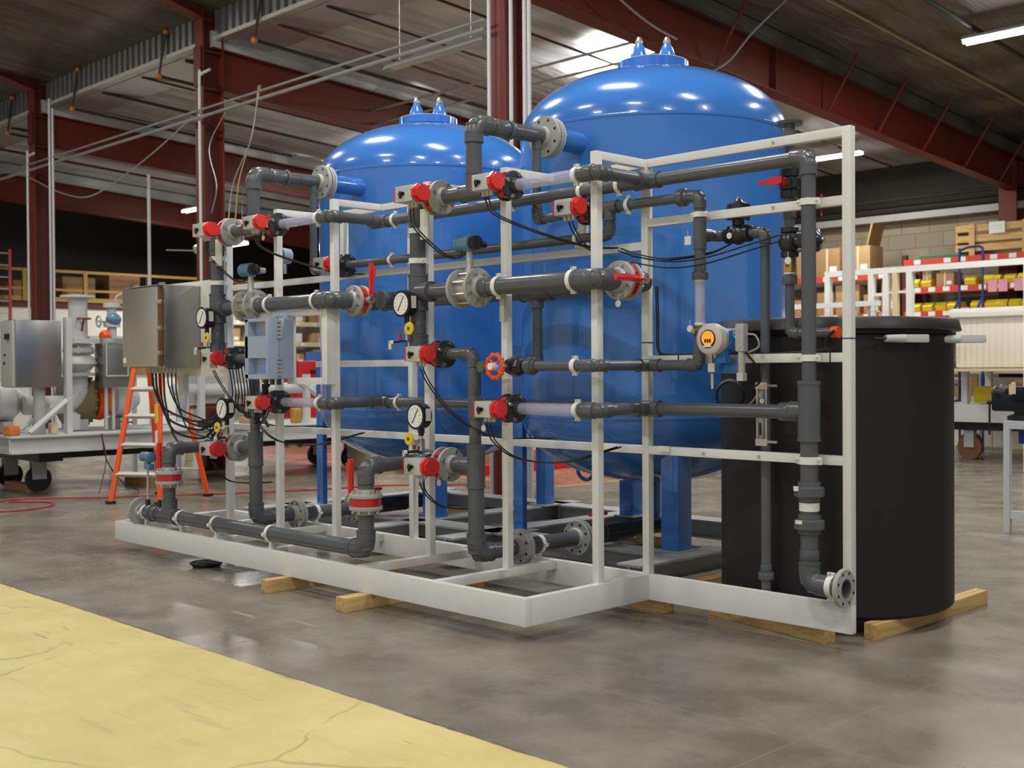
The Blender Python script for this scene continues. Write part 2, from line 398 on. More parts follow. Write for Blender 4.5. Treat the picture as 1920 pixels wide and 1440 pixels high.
# ================================================================ building shell
structure(MB().box((-40,-12,-.1),(20,26,0)), 'floor', 'floor')
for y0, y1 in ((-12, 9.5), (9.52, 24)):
    r = MB(); r.prism([(-40,y0,roof_z(y0)),(-40,y1,roof_z(y1)),(-40,y1,roof_z(y1)+.12),(-40,y0,roof_z(y0)+.12)], (1,0,0), 30.5 if y0 > 0 else 60); structure(r, 'ceiling', 'roof_foil_lit' if y0 > 0 else 'roof')
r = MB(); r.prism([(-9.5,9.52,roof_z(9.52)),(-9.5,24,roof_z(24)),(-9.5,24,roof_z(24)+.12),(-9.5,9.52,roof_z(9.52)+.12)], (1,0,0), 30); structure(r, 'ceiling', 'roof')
structure(MB().box((-40,9.50,6.55),(20,9.52,7.2)), 'trim_2', 'galv')
structure(MB().box((-40,23.6,0),(20,23.8,4.75)), 'wall_right', 'block_wall')
structure(MB().box((-40,23.65,4.75),(20,23.85,6.3)), 'wall_upper', 'dark_siding')
structure(MB().box((-30.3,-12,0),(-30.1,23.6,3.30)), 'wall_left', 'wall_white')
structure(MB().box((-33.3,-12,3.30),(-33.1,23.6,8.4)), 'wall_back', 'dark_siding')
structure(MB().box((-33.1,-12,3.18),(-30.05,23.6,3.34)), 'trim_1', 'beam_dark')

# red steel columns and roof rafters; duct between them
COLX = {-9.5: 'nearest red steel column, behind the gap between the two blue tanks', -16.05: 'red steel column standing behind the left end of the piping skid',
        -22.3: 'red steel column left of the skid, furthest from the tanks'}
for x, lb in COLX.items():
    t = thing('steel_column', lb, 'column', (x, 9.3, 0), 'red steel columns')
    boxes('column_flange', 'beam_red', t, ((x-.115,9.12,0),(x+.115,9.145,7.0)))
    boxes('column_flange', 'beam_red', t, ((x-.115,9.455,0),(x+.115,9.48,7.0)))
    boxes('column_web', 'beam_dark', t, ((x-.012,9.145,0),(x+.012,9.455,7.0)))
    boxes('base_plate', 'beam_red', t, ((x-.2,9.05,0),(x+.2,9.55,.03)))
    boxes('stiffener', 'beam_dark', t, ((x-.12,9.125,5.78),(x+.12,9.475,5.81)), ((x-.12,9.125,6.35),(x+.12,9.475,6.38)))
for x, lb in ((-9.5,'red steel column against the concrete block wall behind the crate'),(-15.95,'red steel column at the block wall, hidden behind the right tank'),(-22.2,'red steel column at the block wall, hidden behind the left tank')):
    t = thing('steel_column', lb, 'column', (x-.1, 23.2, 0), 'red steel columns')
    boxes('column_flange', 'beam_red', t, ((x-.25,23.0,0),(x+.1,23.03,5.5))); boxes('column_flange', 'beam_red', t, ((x-.25,23.35,0),(x+.1,23.38,5.5)))
    boxes('column_web', 'beam_dark', t, ((x-.09,23.03,0),(x-.06,23.35,5.5)))
RL = {-9.5: 'red roof rafter sloping down behind the right tank to the block wall, with diagonal braces', -16.05: 'red roof rafter running from the second column behind the left tank',
      -22.3: 'red roof rafter running from the furthest left column', -29.0: 'dark red roof rafter nearest the left end wall'}
for x, lb in RL.items():
    t = thing('roof_rafter', lb, 'rafter', (x, 9.3, 5.8), 'red roof rafters')
    def zb(y): return 5.45-.062*(y-15)
    y0, y1 = 9.3, 23.4
    def strip(name, m, za, zc, w):
        MB().prism([(x-w,y0,zb(y0)+za),(x-w,y1,zb(y1)+za),(x-w,y1,zb(y1)+zc),(x-w,y0,zb(y0)+zc)], (1,0,0), 2*w).build(name, m, t)
    if x > -25:
        for nm_, m_, w_, p_ in (('bottom_flange','beam_red',.12,[(9.3,6.80),(8.3,7.08),(-6,8.45),(-6,8.47),(8.3,7.10),(9.3,6.82)]), ('web','beam_red',.008,[(9.3,6.82),(8.3,7.10),(-6,8.47),(-6,8.7),(8.3,7.4),(9.3,7.2)])):
            MB().prism([(x-w_,yy,zz) for yy, zz in p_], (1,0,0), 2*w_).build(nm_, m_, t)
    strip('bottom_flange', 'beam_red', 0, .022, .12); strip('web', 'beam_red', .022, .62, .008); strip('top_flange', 'beam_dark', .62, .645, .12)
    strip('insulation_lap', 'roof' if x > -10 else 'roof_foil_lit', .646, .90, .09)
    for y in (9.3-.2, 14.6, 20.2):
        if x == -9.5 or y < 10: boxes('stiffener', 'beam_dark', t, ((x-.1,y-.012,zb(y)+.02),(x+.1,y+.012,zb(y)+.62)))
    if x == -9.5:
        for y in (13.1, 16.0, 17.55, 19.1, 20.7, 22.2):
            MB().cyl((x+.11,y,zb(y)+.02),(x+.62,y,roof_z(y)-.12),.022,n=8).build('flange_brace', 'beam_red', t)
# galvanised duct, ribbed side, running past the columns
t = thing('air_duct', 'long galvanised sheet metal duct with ribbed side hung under the roof', 'duct', (-18, 9.8, 6.56))
boxes('duct_bottom', 'galv', t, ((-33,9.36,6.56),(-12.2,10.35,6.60)))
boxes('bottom_edge', 'alu', t, ((-33,9.33,6.56),(-12.2,9.36,6.62)))
MB().box((-33,9.41,6.60),(-12.2,9.49,7.03)).build('back_panel', 'rib_gap_shade', t); b = MB(); x = -33.0
while x < -12.3: b.box((x,9.365,6.61),(x+.10,9.41,7.02)); x += .20
b.build('ribbed_side', 'galv', t)
MB().box((-33,9.53,6.60),(-12.2,10.33,6.61)).build('duct_lining', 'galv', t)

# insulation seams, sprinkler and conduit lines on the underside of the roof
def along_y(name, m, x, dz, r, y0, y1, label, cat, group=None, n=8):
    y0 = max(y0, 9.6)
    MB().cyl((x,y0,roof_z(y0)-dz),(x,y1,roof_z(y1)-dz),r,n=n).solo(name, m, label, cat, group)
for i, x in enumerate((-3.8, -6.0, -8.2)):
    along_y('insulation_tape', 'tape_y', x, .045, .018, 10.5, 22.5, ['yellowed tape seam on the roof insulation, nearest the fluorescent light','yellowed tape seam on the roof insulation, second from the light','yellowed tape seam on the roof insulation beside the braced rafter'][i], 'tape', 'insulation seams')
along_y('sprinkler_pipe', 'pipe_iron', -7.1, .14, .034, 3, 23, 'black sprinkler pipe under the dark roof at upper right', 'pipe')
along_y('red_conduit', 'beam_red', -4.9, .08, .022, 3, 23, 'thin red rod under the roof, near the fluorescent light at upper right', 'pipe')
for i, (x, m, rr) in enumerate(((-10.9,'pipe_iron',.035),(-12.0,'beam_dark',.02),(-13.4,'pipe_iron',.02),(-14.6,'beam_dark',.02),(-17.3,'pipe_iron',.035),(-18.8,'beam_dark',.02),(-20.3,'pipe_iron',.03),(-24.5,'pipe_iron',.03),(-26.8,'beam_dark',.03))):
    along_y('roof_pipe', m, x, .16, rr, 2, 23, 'dark pipe under the roof, %s behind the near rafter' % ['first','second','third','fourth','fifth','sixth','seventh','eighth','ninth'][i], 'pipe', 'pipes under the roof')
def along_x(name, m, y, z, r, x0, x1, label, cat, group=None):
    return MB().cyl((x0,y,z),(x1,y,z),r,n=8).solo(name, m, label, cat, group)
along_x('conduit', 'galv', 9.0, 5.42, .018, -27, -9.6, 'grey conduit crossing between the red columns, upper one', 'conduit')
along_x('conduit', 'galv', 9.02, 5.32, .026, -27, -9.6, 'grey conduit crossing between the red columns, lower thicker one', 'conduit')
along_x('conduit', 'galv', 12.4, 5.95, .02, -16.04, -9.51, 'thin grey conduit crossing behind the near red column', 'conduit')
along_x('conduit', 'galv', 12.5, 5.75, .02, -16.04, -9.51, 'thin grey conduit just below the one behind the near red column', 'conduit')
t = thing('light_housing', 'long pale unlit fluorescent housing hung between two red columns', 'light', (-10.6, 9.2, 5.24))
boxes('housing', 'pale_grey', t, ((-11.5,9.10,5.25),(-9.72,9.26,5.30))); boxes('end_cap', 'galv', t, ((-11.53,9.10,5.24),(-11.5,9.26,5.31)))
for x in (-11.3, -10): MB().cyl((x,9.18,5.30),(x,9.18,roof_z(9.4)),.006,n=6).build('hanger', 'galv', t)
# conduits running down the columns
for i, (x, y, z0, z1, lb) in enumerate(((-15.93,9.06,1.2,6.0,'pale conduit down the left face of the second red column'),(-9.55,9.04,0,7,'pale conduit down the left side of the near red column'),(-9.20,9.04,0,7,'pale conduit down the front of the near red column'),
        (-8.99,9.04,0,7,'pale conduit down the right edge of the near red column'),(-8.92,9.04,0,7,'thin pale conduit on the far right of the near red column'),
        (-22.2,9.0,0,5.6,'pale conduit down the left face of the furthest red column'),(-21.2,9.0,0,6.5,'thick pale conduit right of the furthest red column'),(-21.06,9.0,0,6.3,'thin pale conduit right of the furthest red column'))):
    MB().tube(smooth_pts([(x,y,z0),(x,y,(z0+z1)/2),(x,y,z1-.15),(x+.05,y,z1-.03),(x+.3,y,z1)],5) if i in (0,5) else [(x,y,z0),(x,y,z1)], .022, 8).solo('conduit', 'pale_grey', lb, 'conduit', 'conduits on the columns')
# dropped red sprinkler drops at the duct
for i, x in enumerate((-14.55,-17.4,-20.65,-23.65)):
    t = thing('sprinkler_drop', 'rusty red sprinkler pipe with elbow crossing the duct, %s from the right' % ['first','second','third','fourth'][i], 'pipe', (x,9.3,6.26), 'sprinkler drops at the duct')
    MB().tube([(x,9.30,7.02),(x-.2,9.28,6.30),(x-.2,10.9,6.20),(x-.2,14,6.02)], .028, 8).build('pipe', 'pipe_iron', t); MB().sphere((x-.2,9.28,6.30),.05).build('elbow', 'orange_deep', t); MB().sphere((x,9.30,6.98),.045).build('elbow', 'orange_deep', t)
# loose hanging wires
cable([(-15.6,9.3,5.4),(-15.9,9.2,4.9),(-15.7,9.2,4.3),(-15.85,9.2,3.9)], .008, 'thin wire hanging down beside the second red column', 'galv', 'hanging_wire', 'wire')
cable([(-14.2,9.0,5.5),(-14.4,9.0,4.8),(-14.9,9.0,4.2),(-15.0,8.95,3.4)], .009, 'pale drop cord hanging from the conduit behind the left riser pipe', 'galv', 'hanging_wire', 'wire')
cable([(-14.15,9.0,5.5),(-14.5,9.05,4.8),(-14.75,9.0,4.2),(-14.8,8.95,3.4)], .009, 'yellow drop cord hanging from the conduit behind the left riser pipe', 'tape_y', 'hanging_wire', 'wire')
cable([(-22.2,9.0,5.2),(-20.6,9.0,4.7),(-19.4,9.0,4.55),(-17.6,9.0,4.9),(-16.2,9.0,5.3)], .012, 'slack wire drooping between the two left red columns', 'galv', 'hanging_wire', 'wire')
cable([(-9.2,10.2,6.45),(-9.1,10.6,6.0),(-9.1,11.3,5.75),(-9.2,12.0,5.7)], .015, 'grey cable looping over the rafter above the right tank', 'galv', 'hanging_wire', 'wire')
cable([(-8.2,13.4,6.5),(-8.7,13.0,5.9),(-9.0,12.8,5.5),(-9.3,12.4,5.25)], .015, 'grey cable dropping behind the right tank manway', 'galv', 'hanging_wire', 'wire')
MB().cyl((-19.38,10,0),(-19.38,10,5.0),.03,n=8).solo('pipe_stand', 'pale_grey', 'white vertical pipe rising behind the stainless cabinet', 'pipe')

# fluorescent fixtures with their own lamps
UP = {2: 85, 3: 110, 6: 100, 21: 60}  # extra upward lamps, added on these fixtures to brighten the ceiling
def fixture(i, x, y):
    z = {5: 5.62, 22: 4.78}.get(i, roof_z(y)-.32); vis = {0:'bright fluorescent light at the upper right of the photo',2:'fluorescent light behind the right tank dome',4:'fluorescent light low behind the right end of the white frame',5:'small bright fluorescent light seen beside the upper left valve',3:'fluorescent light behind the left tank',22:'bright fluorescent light low below the upper left pale flange'}
    lb = vis.get(i, 'fluorescent light out of view overhead, %s metres %s the skid' % (['one','two','three','four','five','six','seven','eight','nine','ten','eleven','twelve','thirteen','fourteen','fifteen','sixteen','seventeen','eighteen','nineteen','twenty','thirty','added forty','forty one','added forty two','forty three'][i], 'beyond' if y > 9 else 'in front of'))
    t = thing('fluorescent_light', lb, 'light', (x, y, z), 'fluorescent lights')
    b = MB(); b.prism([(x-.62,y-.09,z+.05),(x-.62,y-.05,z+.10),(x-.62,y+.05,z+.10),(x-.62,y+.09,z+.05)], (1,0,0), 1.24); b.build('housing', 'bright_white', t)
    for dy in (-.055, .055): MB().cyl((x-.60,y+dy,z+.02),(x+.60,y+dy,z+.02),.027,n=12).build('lamp_tube', 'tube', t)
    for dx in (-.45,.45): MB().cyl((x+dx,y,z+.10),(x+dx,y,roof_z(y)),.005,n=6).build('hanger', 'galv', t)
    ld = bpy.data.lights.new('fluorescent_lamp', 'AREA'); ld.shape = 'RECTANGLE'; ld.size = 1.25; ld.size_y = .20; ld.energy = LAMP_W; ld.color = (1, .98, .935)
    lo = bpy.data.objects.new('fluorescent_lamp', ld); COL.objects.link(lo); lo.parent = t; lo.location = (0,0,-.02)
    if i in UP:
        l2 = ld.copy(); l2.energy = UP[i]; o2 = bpy.data.objects.new('added_uplight', l2); COL.objects.link(o2); o2.parent = t; o2.location = (0,0,.11); o2.rotation_euler = (PI,0,0)
for i, (x, y) in enumerate(FIX): fixture(i, x, y)

# ================================================================ white pipe skid
ZB, ZT = .09, .245
t = thing('skid_frame', 'white painted steel skid base with tall tube racks carrying the grey piping', 'frame', (-6.5, 5.1, .09)); SK = t
bm_ = lambda n, *b: boxes(n, 'white', SK, *b, bev=.003)
bm_('base_beam', ((-9.40,4.515,ZB),(-4.51,4.565,ZT))); bm_('base_beam', ((-4.56,4.566,ZB),(-4.51,5.585,ZT)))
bm_('base_beam', ((-9.40,5.586,ZB),(-3.148,5.636,ZT))); bm_('base_beam', ((-9.40,4.566,ZB),(-9.35,5.585,ZT)))
FX = [-4.525,-5.285,-6.04,-7.115,-7.865,-8.62]
for x in FX[1:]: bm_('cross_member', ((x-.055,4.566,ZT-.055),(x+.005,5.585,ZT-.001)))
bm_('cross_member', ((-4.62,5.35,ZT-.05),(-4.561,5.585,ZT-.002)))
for x in FX:
    bm_('post', ((x-.05,5.14,ZT),(x,5.19,2.775))); bm_('top_rail', ((x-.05,5.19,2.725),(x,5.585,2.775)))
for x in (-4.51,-6.755,-3.148,-9.345): bm_('post', ((x-.05,5.586,ZT),(x,5.636,2.775)))
for x in (-5.03,-7.60): bm_('stub_post', ((x-.05,5.586,2.276),(x,5.636,2.725)))
for x0, x1, z in ((-7.65,-6.805,2.725),(-5.08,-4.56,2.725),(-4.51,-3.198,2.725),(-9.295,-6.805,2.226),(-6.755,-4.56,2.226),(-9.295,-6.805,.98),(-6.755,-4.56,.98),(-4.51,-3.198,.98),(-8.0,-6.805,1.53),(-4.51,-3.198,1.53),(-4.51,-3.198,2.362)):
    bm_('rail', ((x0,5.588,z),(x1,5.634,z+.05)))
# brackets, control box arm
bm_('bracket', ((-7.62,5.06,1.40),(-7.57,5.11,1.965)), ((-8.02,5.06,1.915),(-7.621,5.11,1.965)), ((-7.569,5.06,1.915),(-7.166,5.11,1.965)), ((-7.569,5.06,1.40),(-7.166,5.11,1.45)), ((-7.165,5.06,1.40),(-7.10,5.139,1.965)))
bm_('bracket', ((-4.42,5.57,1.0),(-4.34,5.587,1.035))); bm_('support_plate', ((-9.80,5.18,1.46),(-8.68,5.20,2.285)))
bm_('support_plate', ((-9.42,5.12,1.10),(-9.34,5.18,1.46)))
for x in FX: MB().cyl((x-.025,5.133,2.0),(x-.025,5.141,2.0),.008,n=8).build('bolt_head', 'steel', SK)
for x, z in ((-3.62,2.75),(-3.62,2.39),(-3.72,1.005),(-4.1,1.005)): MB().cyl((x,5.578,z),(x,5.59,z),.009,n=8).build('bolt_head', 'steel', SK)

# timber blocks under the skid
def block(x0, x1, y0, y1, lb, z0=0, z1=.09): MB().box((x0,y0,z0),(x1,y1,z1),.004).solo('timber_block', 'wood' if x1-x0 > y1-y0 else 'wood_y', lb, 'timber', 'timber blocks')
block(-6.86,-6.78,4.33,5.5,'short timber block poking out under the front beam, left one'); block(-5.99,-5.89,4.32,5.5,'timber block poking out under the front beam, right one')
MB().box((-4.25,5.73,0),(-3.32,5.82,.09),.004,Matrix.Rotation(-.21,3,'Z')).solo('timber_block', 'wood', 'long timber under the right end of the white skid beside the black tank', 'timber', 'timber blocks'); block(-4.75,-4.45,5.66,5.75,'timber under the inner corner of the white skid')
block(-6.4,-4.9,5.02,5.11,'timber lying inside the white skid frame behind the front corner')
block(-3.255,-3.21,5.91,7.32,'pale timber under the black tank, left half of the pair'); block(-3.208,-3.165,5.89,7.30,'pale timber under the black tank, right half of the pair')
block(-4.75,-4.66,6.0,7.5,'timber hidden under the left of the black tank')
for i, (x, y) in enumerate(((-6.4,7.75),(-9.0,7.9),(-5.3,6.3),(-8.4,6.3))): block(x, x+.4, y, y+.09, 'timber block under the grey tank base, %s' % ['back middle','back left','front right','front left'][i])

# ================================================================ tank base and blue tanks
t = thing('tank_skid', 'grey painted steel beam base under the two blue tanks', 'base', (-7.1,7.2,.09))
def ibeam(name, a, c, ax):
    x0,y0,x1,y1 = a[0],a[1],c[0],c[1]
    if ax == 'x': boxes(name, 'grey_paint', t, ((x0,y0,.225),(x1,y1,.24)), ((x0,y0,.09),(x1,y1,.102)), ((x0,(y0+y1)/2-.006,.102),(x1,(y0+y1)/2+.006,.225)))
    else: boxes(name, 'grey_paint', t, ((x0,y0,.225),(x1,y1,.24)), ((x0,y0,.09),(x1,y1,.102)), (((x0+x1)/2-.006,y0,.102),((x0+x1)/2+.006,y1,.225)))
ibeam('beam',(-9.5,6.22),(-4.95,6.47),'x'); ibeam('beam',(-9.5,7.93),(-4.95,8.15),'x')
for x in (-9.5,-7.7,-6.75,-4.95): ibeam('beam',(x-.001,5.80),(x+.2,8.3),'y')
boxes('gusset', 'grey_paint', t, ((-7.55,8.0,.1),(-7.53,8.2,.23)))
def tank(cx, cy, lb, side, lx, ly, hx, hy):
    t = thing('pressure_tank', lb, 'tank', (cx, cy, .24), 'blue pressure tanks')
    zb, zt, R, h = 1.15, 3.245, 1.0, .51
    prof = [(zb-h*math.cos(a), max(R*math.sin(a), .001)) for a in [PI/2*i/16 for i in range(16)]] + [(zb, R), (zb+.004, R+.004), (zb+.02, R+.004), (zb+.024, R), (zt-.024,R),(zt-.02,R+.004),(zt-.004,R+.004),(zt,R)] + [(zt+h*math.sin(a), max(R*math.cos(a), .001)) for a in [PI/2*i/16 for i in range(1, 17)]]
    MB().lathe((cx,cy,0),(0,0,1),prof,96).build('shell', 'blue', t, 25)
    for sx in (-1, 1):
        for sy in (-1, 1):
            x, y = lx+sx*hx, ly+sy*hy
            wx, wy = .075, .075
            if sx < 0 and sy < 0: wx, wy, x, y = .05, .025, (-6.48 if side == 'r' else -9.13), 6.44
            elif sx > 0 and sy > 0 and side == 'l': wx, wy = .06, .06
            l = MB(); l.box((x-wx,y-wy,.25),(x+wx,y+wy,1.66),.004); o = l.build('leg', 'blue', t)
            boxes('foot_plate', 'grey_paint', o, ((x-.11,y-.11,.24),(x+.11,y+.11,.25)))
            if sy < 0: boxes('leg_pad', 'blue', o, ((x-.12,y-.09,1.60),(x+.12,y+.02,1.68)))
    # manway
    zc = zt+h+.015; mx, my = cx+.03, cy-.02
    m = MB().lathe((mx,my,zc-.05),(0,0,1),[(0,.24),(.02,.268),(.085,.268),(.09,.262)],40).build('manway_ring', 'blue', t)
    MB().lathe((mx,my,zc+.035),(0,0,1),[(0,.262),(.008,.262),(.012,.2),(.03,.12),(.045,.03)],36).build('manway_cover', 'cream', m)
    for k in (-1, 1):
        x, y = mx+k*.105, my+k*.105-.0
        x, y = mx + k*.105*.70, my + k*.105*.714
        e = MB().lathe((x,y,zc+.04),(0,0,1),[(0,.074),(.03,.072),(.07,.064),(.11,.048),(.135,.034),(.145,.028)],20).build('yoke', 'blue', t)
        MB().lathe((x,y,zc+.19),(0,0,1),[(0,.028),(.02,.03),(.03,.022),(.045,.017),(.05,.012)],10).build('nut', 'bolt', e)
    # lifting lugs and small fittings
    for a, b_ in ((2.75, 1), (.2, 0), (-1.9, 0)):
        px, py = cx+.62*math.cos(a), cy+.62*math.sin(a); z = zt+h*math.sqrt(1-.62**2/R**2)
        tx, ty = -math.sin(a), math.cos(a)
        if b_: MB().tube(smooth_pts([(px+tx*.07,py+ty*.07,z-.04),(px+tx*.05,py+ty*.05,z+.06),(px,py,z+.12),(px-tx*.05,py-ty*.05,z+.06),(px-tx*.07,py-ty*.07,z-.04)],6),.013,8).build('lifting_lug', 'blue', t)
    a = -2.95; MB().torus((cx+.60*math.cos(a), cy+.60*math.sin(a), zb-h*.84-.02),(math.sin(a),-math.cos(a),0),.075,.016).build('lower_lug', 'blue', t)
    a = -2.6; px, py = cx+.80*math.cos(a), cy+.80*math.sin(a); boxes('name_plate', 'alu', t, ((px-.02,py-.02,zt+.30),(px+.02,py+.02,zt+.345)))
    a = -.80*PI; b = MB(); px, py = cx-.20, cy-.33; z = zt+h*math.sqrt(1-.385**2/R**2)
    boxes('warning_label', 'paper', t, ((mx-.10,my-.275,zc-.10),(mx+.01,my-.262,zc-.06)))
    # inlet nozzle towards the rack
    nx = -5.48 if side == 'r' else -8.06
    MB().cyl((nx,5.75,3.065),(nx,cy-.6,3.065),.075,n=28).build('nozzle', 'blue', t)
    MB().lathe((nx,5.752,3.065),(0,1,0),[(0,.125),(.004,.135),(.016,.135),(.02,.125)],30).build('nozzle_flange', 'pale_grey', t)
    # bottom outlet
    MB().cyl((cx,cy,.36),(cx,cy,.68),.055,n=20).build('outlet', 'blue', t)
    return t
TR = tank(-5.62, 7.02, 'nearer blue pressure tank, right one, taller in view with domed top', 'r', -5.72, 7.12, .735, .645)
TL = tank(-8.29, 7.06, 'farther blue pressure tank, left one, with pale cream manway cover', 'l', -8.36, 7.17, .795, .675)

# ================================================================ black tank
cx, cy, R = -3.741, 6.443, .687
t = thing('black_tank', 'tall round black plastic tank with a lidded rim standing on timber', 'tank', (cx,cy,.09)); BT = t
MB().lathe((cx,cy,.09),(0,0,1),[(0,R-.02),(.02,R),(1.59,R),(1.60,R-.01)],96).build('shell', 'poly_black', t)
MB().lathe((cx,cy,1.712),(0,0,1),[(0,R+.035),(.005,R+.043),(.065,R+.028),(.072,R+.02),(.076,R-.05),(.08,.001)],96).build('lid', 'poly_rim', t)
MB().cyl((cx,cy,1.65),(cx,cy,1.712),R-.01,n=80).build('neck', 'poly_black', t)
for i, (a, L) in enumerate(((-.54, .0), (.12, .0))):
    d = V(math.cos(a), math.sin(a), 0); tg = V(-d.y, d.x, 0) if i == 0 else V(.70,.71,0); p = V(cx,cy,1.66)+d*(R+.035)
    t2 = thing('clamp_fitting', ['grey handled fitting on the front of the black tank rim','grey handled fitting on the right edge of the black tank rim'][i], 'fitting', p, 'fittings on the black tank')
    MB().cyl(p-tg*.16,p-tg*.07,.008,n=8).build('tip', 'black', t2); MB().cyl(p-tg*.09,p+tg*.03,.02,.024,n=16).build('body', 'pale_grey', t2)
    MB().cyl(p-d*.035,p,.016,n=12).build('stem', 'black', t2)
    rr = Matrix(((tg.x, d.x, 0),(tg.y, d.y, 0),(0,0,1))); MB().ctr(p+tg*.10,(.16,.014,.045),.006,rr).build('handle', 'pale_grey', t2)

# ================================================================ valves, gauges, transmitters (prototypes)
X_, Y_, Z_ = V(1,0,0), V(0,1,0), V(0,0,1)
GL = 'actuated valves on the piping racks'
def actuated_valve(R, r, ft, fm, big, label, loc, group):
    """pipe axis X through the origin, stem towards -Y"""
    t = thing('actuated_valve', label, 'valve', (0,0,0), group)
    bd = MB().lathe((-.024,0,0), X_, [(0,R*.80),(.006,R*.84),(.042,R*.84),(.048,R*.80)], 30)
    for i in range(4):
        a = PI/4+PI/2*i; bd.cyl((-.022,R*.80*math.cos(a),R*.80*math.sin(a)),(.022,R*.80*math.cos(a),R*.80*math.sin(a)),.024,n=12)
    bd.build('valve_body', 'red', t)
    for s in (-1, 1):
        f = flange(t, (s*(.024+ft/2),0,0), X_, R, ft, fm, r, 0, hub=.035, hs=s)
        if s == 1: bolts(f, t, (0,0,0), X_, R*.80, 4 if not big else 4, .024+ft+.014, .013)
    MB().cyl((0,-R*.7,0),(0,-R-.06,0),.026,n=14).build('valve_neck', 'red', t)
    w, d, h = (.155,.125,.105) if big else (.128,.105,.10); y0 = -(R+.05)
    a = MB(); a.box((-w*.62,y0-d,-h/2),(w*.5,y0,h/2),.010); a.box((-.04,y0-.012,-.03),(.04,y0+.04,.03)); ho = a.build('actuator_housing', 'alu', t)
    c = MB(); cx = w*.5
    c.prism([(cx, y0-d*.5+d*.62*math.cos(q), h*.60*math.sin(q)) for q in [PI/8+PI/4*k for k in range(8)]], X_, .022)
    c.prism([(cx+.022, y0-d*.5+d*.50*math.cos(q), h*.50*math.sin(q)) for q in [PI/8+PI/4*k for k in range(8)]], X_, .02); c.build('actuator_cap', 'red_bright', t)
    boxes('end_plate', 'red', t, ((-w*.62-.012,y0-d+.004,-h/2+.004),(-w*.62,y0-.004,h/2-.004)))
    k = MB(); k.prism([(-.03,y0-d-.004,h*.18),(-.012,y0-d-.004,.0),(-.03,y0-d-.004,-h*.30),(-.042,y0-d-.004,0)], -Y_, .012); k.cyl((-.008,y0-d,0),(-.008,y0-d-.012,0),.012,n=12); k.box((-.03,y0-d-.012,-.006),(.0,y0-d-.002,.006)); k.build('position_indicator', 'ink', ho)
    for dx in (-.045, -.01, .025): MB().cyl((dx,y0-d*.35,-h/2-.028),(dx,y0-d*.35,-h/2+.002),.012,n=10).build('cable_gland', 'ivory', t)
    t['_proto'] = 1
    return t
def put(proto, loc, rz, label, group=None, first=[None]):
    if proto.get('_proto'):
        del proto['_proto']; proto.location = loc; proto.rotation_euler = (0,0,rz); proto['label'] = label
        if group: proto['group'] = group
        return proto
    return copy_tree(proto, loc, rz, label, group)
vb = actuated_valve(.112, .045, .024, 'flange_grey', True, '', None, GL)
vs = actuated_valve(.090, .034, .024, 'flange_dark', False, '', None, GL)
DX = -2.58
SIDE = {0: 'right', 1: 'left'}
def rl(k): return 'right' if k == 0 else 'left'
yF, yB = 5.05, 5.515
for k in (0, 1):
    o = DX*k; n = rl(k)
    put(vb, (-5.83+o,yF,2.63), 0, 'red and grey actuated valve with pale flanges at the top of the %s rack' % n)
    put(vb, (-5.76+o,yF,.885), 0, 'red and grey actuated valve with pale flanges low on the %s rack' % n)
    put(vs, (-5.16+o,yF,2.63), 0, 'actuated valve with black flanges feeding the upper clear tube on the %s rack' % n)
    put(vs, (-5.80+o,yF,1.605), 0, 'actuated valve with black flanges at mid height on the %s rack' % n)
    put(vs, (-5.15+o,yF,1.262), 0, 'actuated valve with black flanges feeding the lower clear tube on the %s rack' % n)
    put(vs, (-4.93+o,5.53,2.50 if k == 0 else 2.327), 0, 'actuated valve with black flanges behind the %s rack, below the top header' % n)

def lever_valve(label, loc, axis, up, levdir, R=.115, r=.045, closed=True):
    """wafer valve: red body between pale flanges, red squeeze lever"""
    t = thing('lever_valve', label, 'valve', loc, 'manual lever valves'); L = Vector(loc); ax = Vector(axis); st = Vector(up); lv = Vector(levdir)
    MB().lathe(L-ax*.026, ax, [(0,R*.90),(.004,R*.93),(.048,R*.93),(.052,R*.90)], 14).build('valve_body', 'red', t, 20)
    for s in (-1, 1):
        f = flange(t, L+ax*s*(.026+.013), axis, R, .026, 'flange_grey', r, 0, hs=s)
        if s == 1: bolts(f, t, L, axis, R*.8, 8, .072, .011)
    MB().cyl(L+st*R*.8, L+st*(R+.06), .02, n=12).build('valve_neck', 'steel', t)
    q = L+st*(R+.045); x = st.cross(lv)
    h = MB(); h.tube([q-lv*.04, q+lv*.06, q+lv*.16+st*.006, q+lv*.27+st*.012], .013, 8); h.ctr(q+lv*.16+st*.008, [abs(lv[i])*.22+abs(st[i])*.02+abs(x[i])*.04 for i in range(3)], .006); h.build('lever', 'red_bright', t)
    MB().tube([q+lv*.02+st*.02, q+lv*.10+st*.028, q+lv*.18+st*.045, q+lv*.24+st*.055], .007, 8).build('squeeze_handle', 'red_bright', t)
    MB().cyl(q-lv*.0+st*.015, q-st*.015, .028, n=16).build('notch_plate', 'steel', t)
    return t
# main flow line lever valves and bottom ones
for k in (0, 1):
    o = DX*k; n = rl(k)
    lever_valve('red lever butterfly valve between pale flanges at the end of the %s main flow pipe' % n, (-4.46+o,5.30,2.02), Y_, X_, (-Y_ if k == 0 else Z_), R=.115, r=.055)
    lever_valve('red lever butterfly valve standing upright in the bottom inlet riser of the %s rack' % n, (-6.04+o,4.60,.655), Z_, -X_, Z_, R=.108, r=.045)

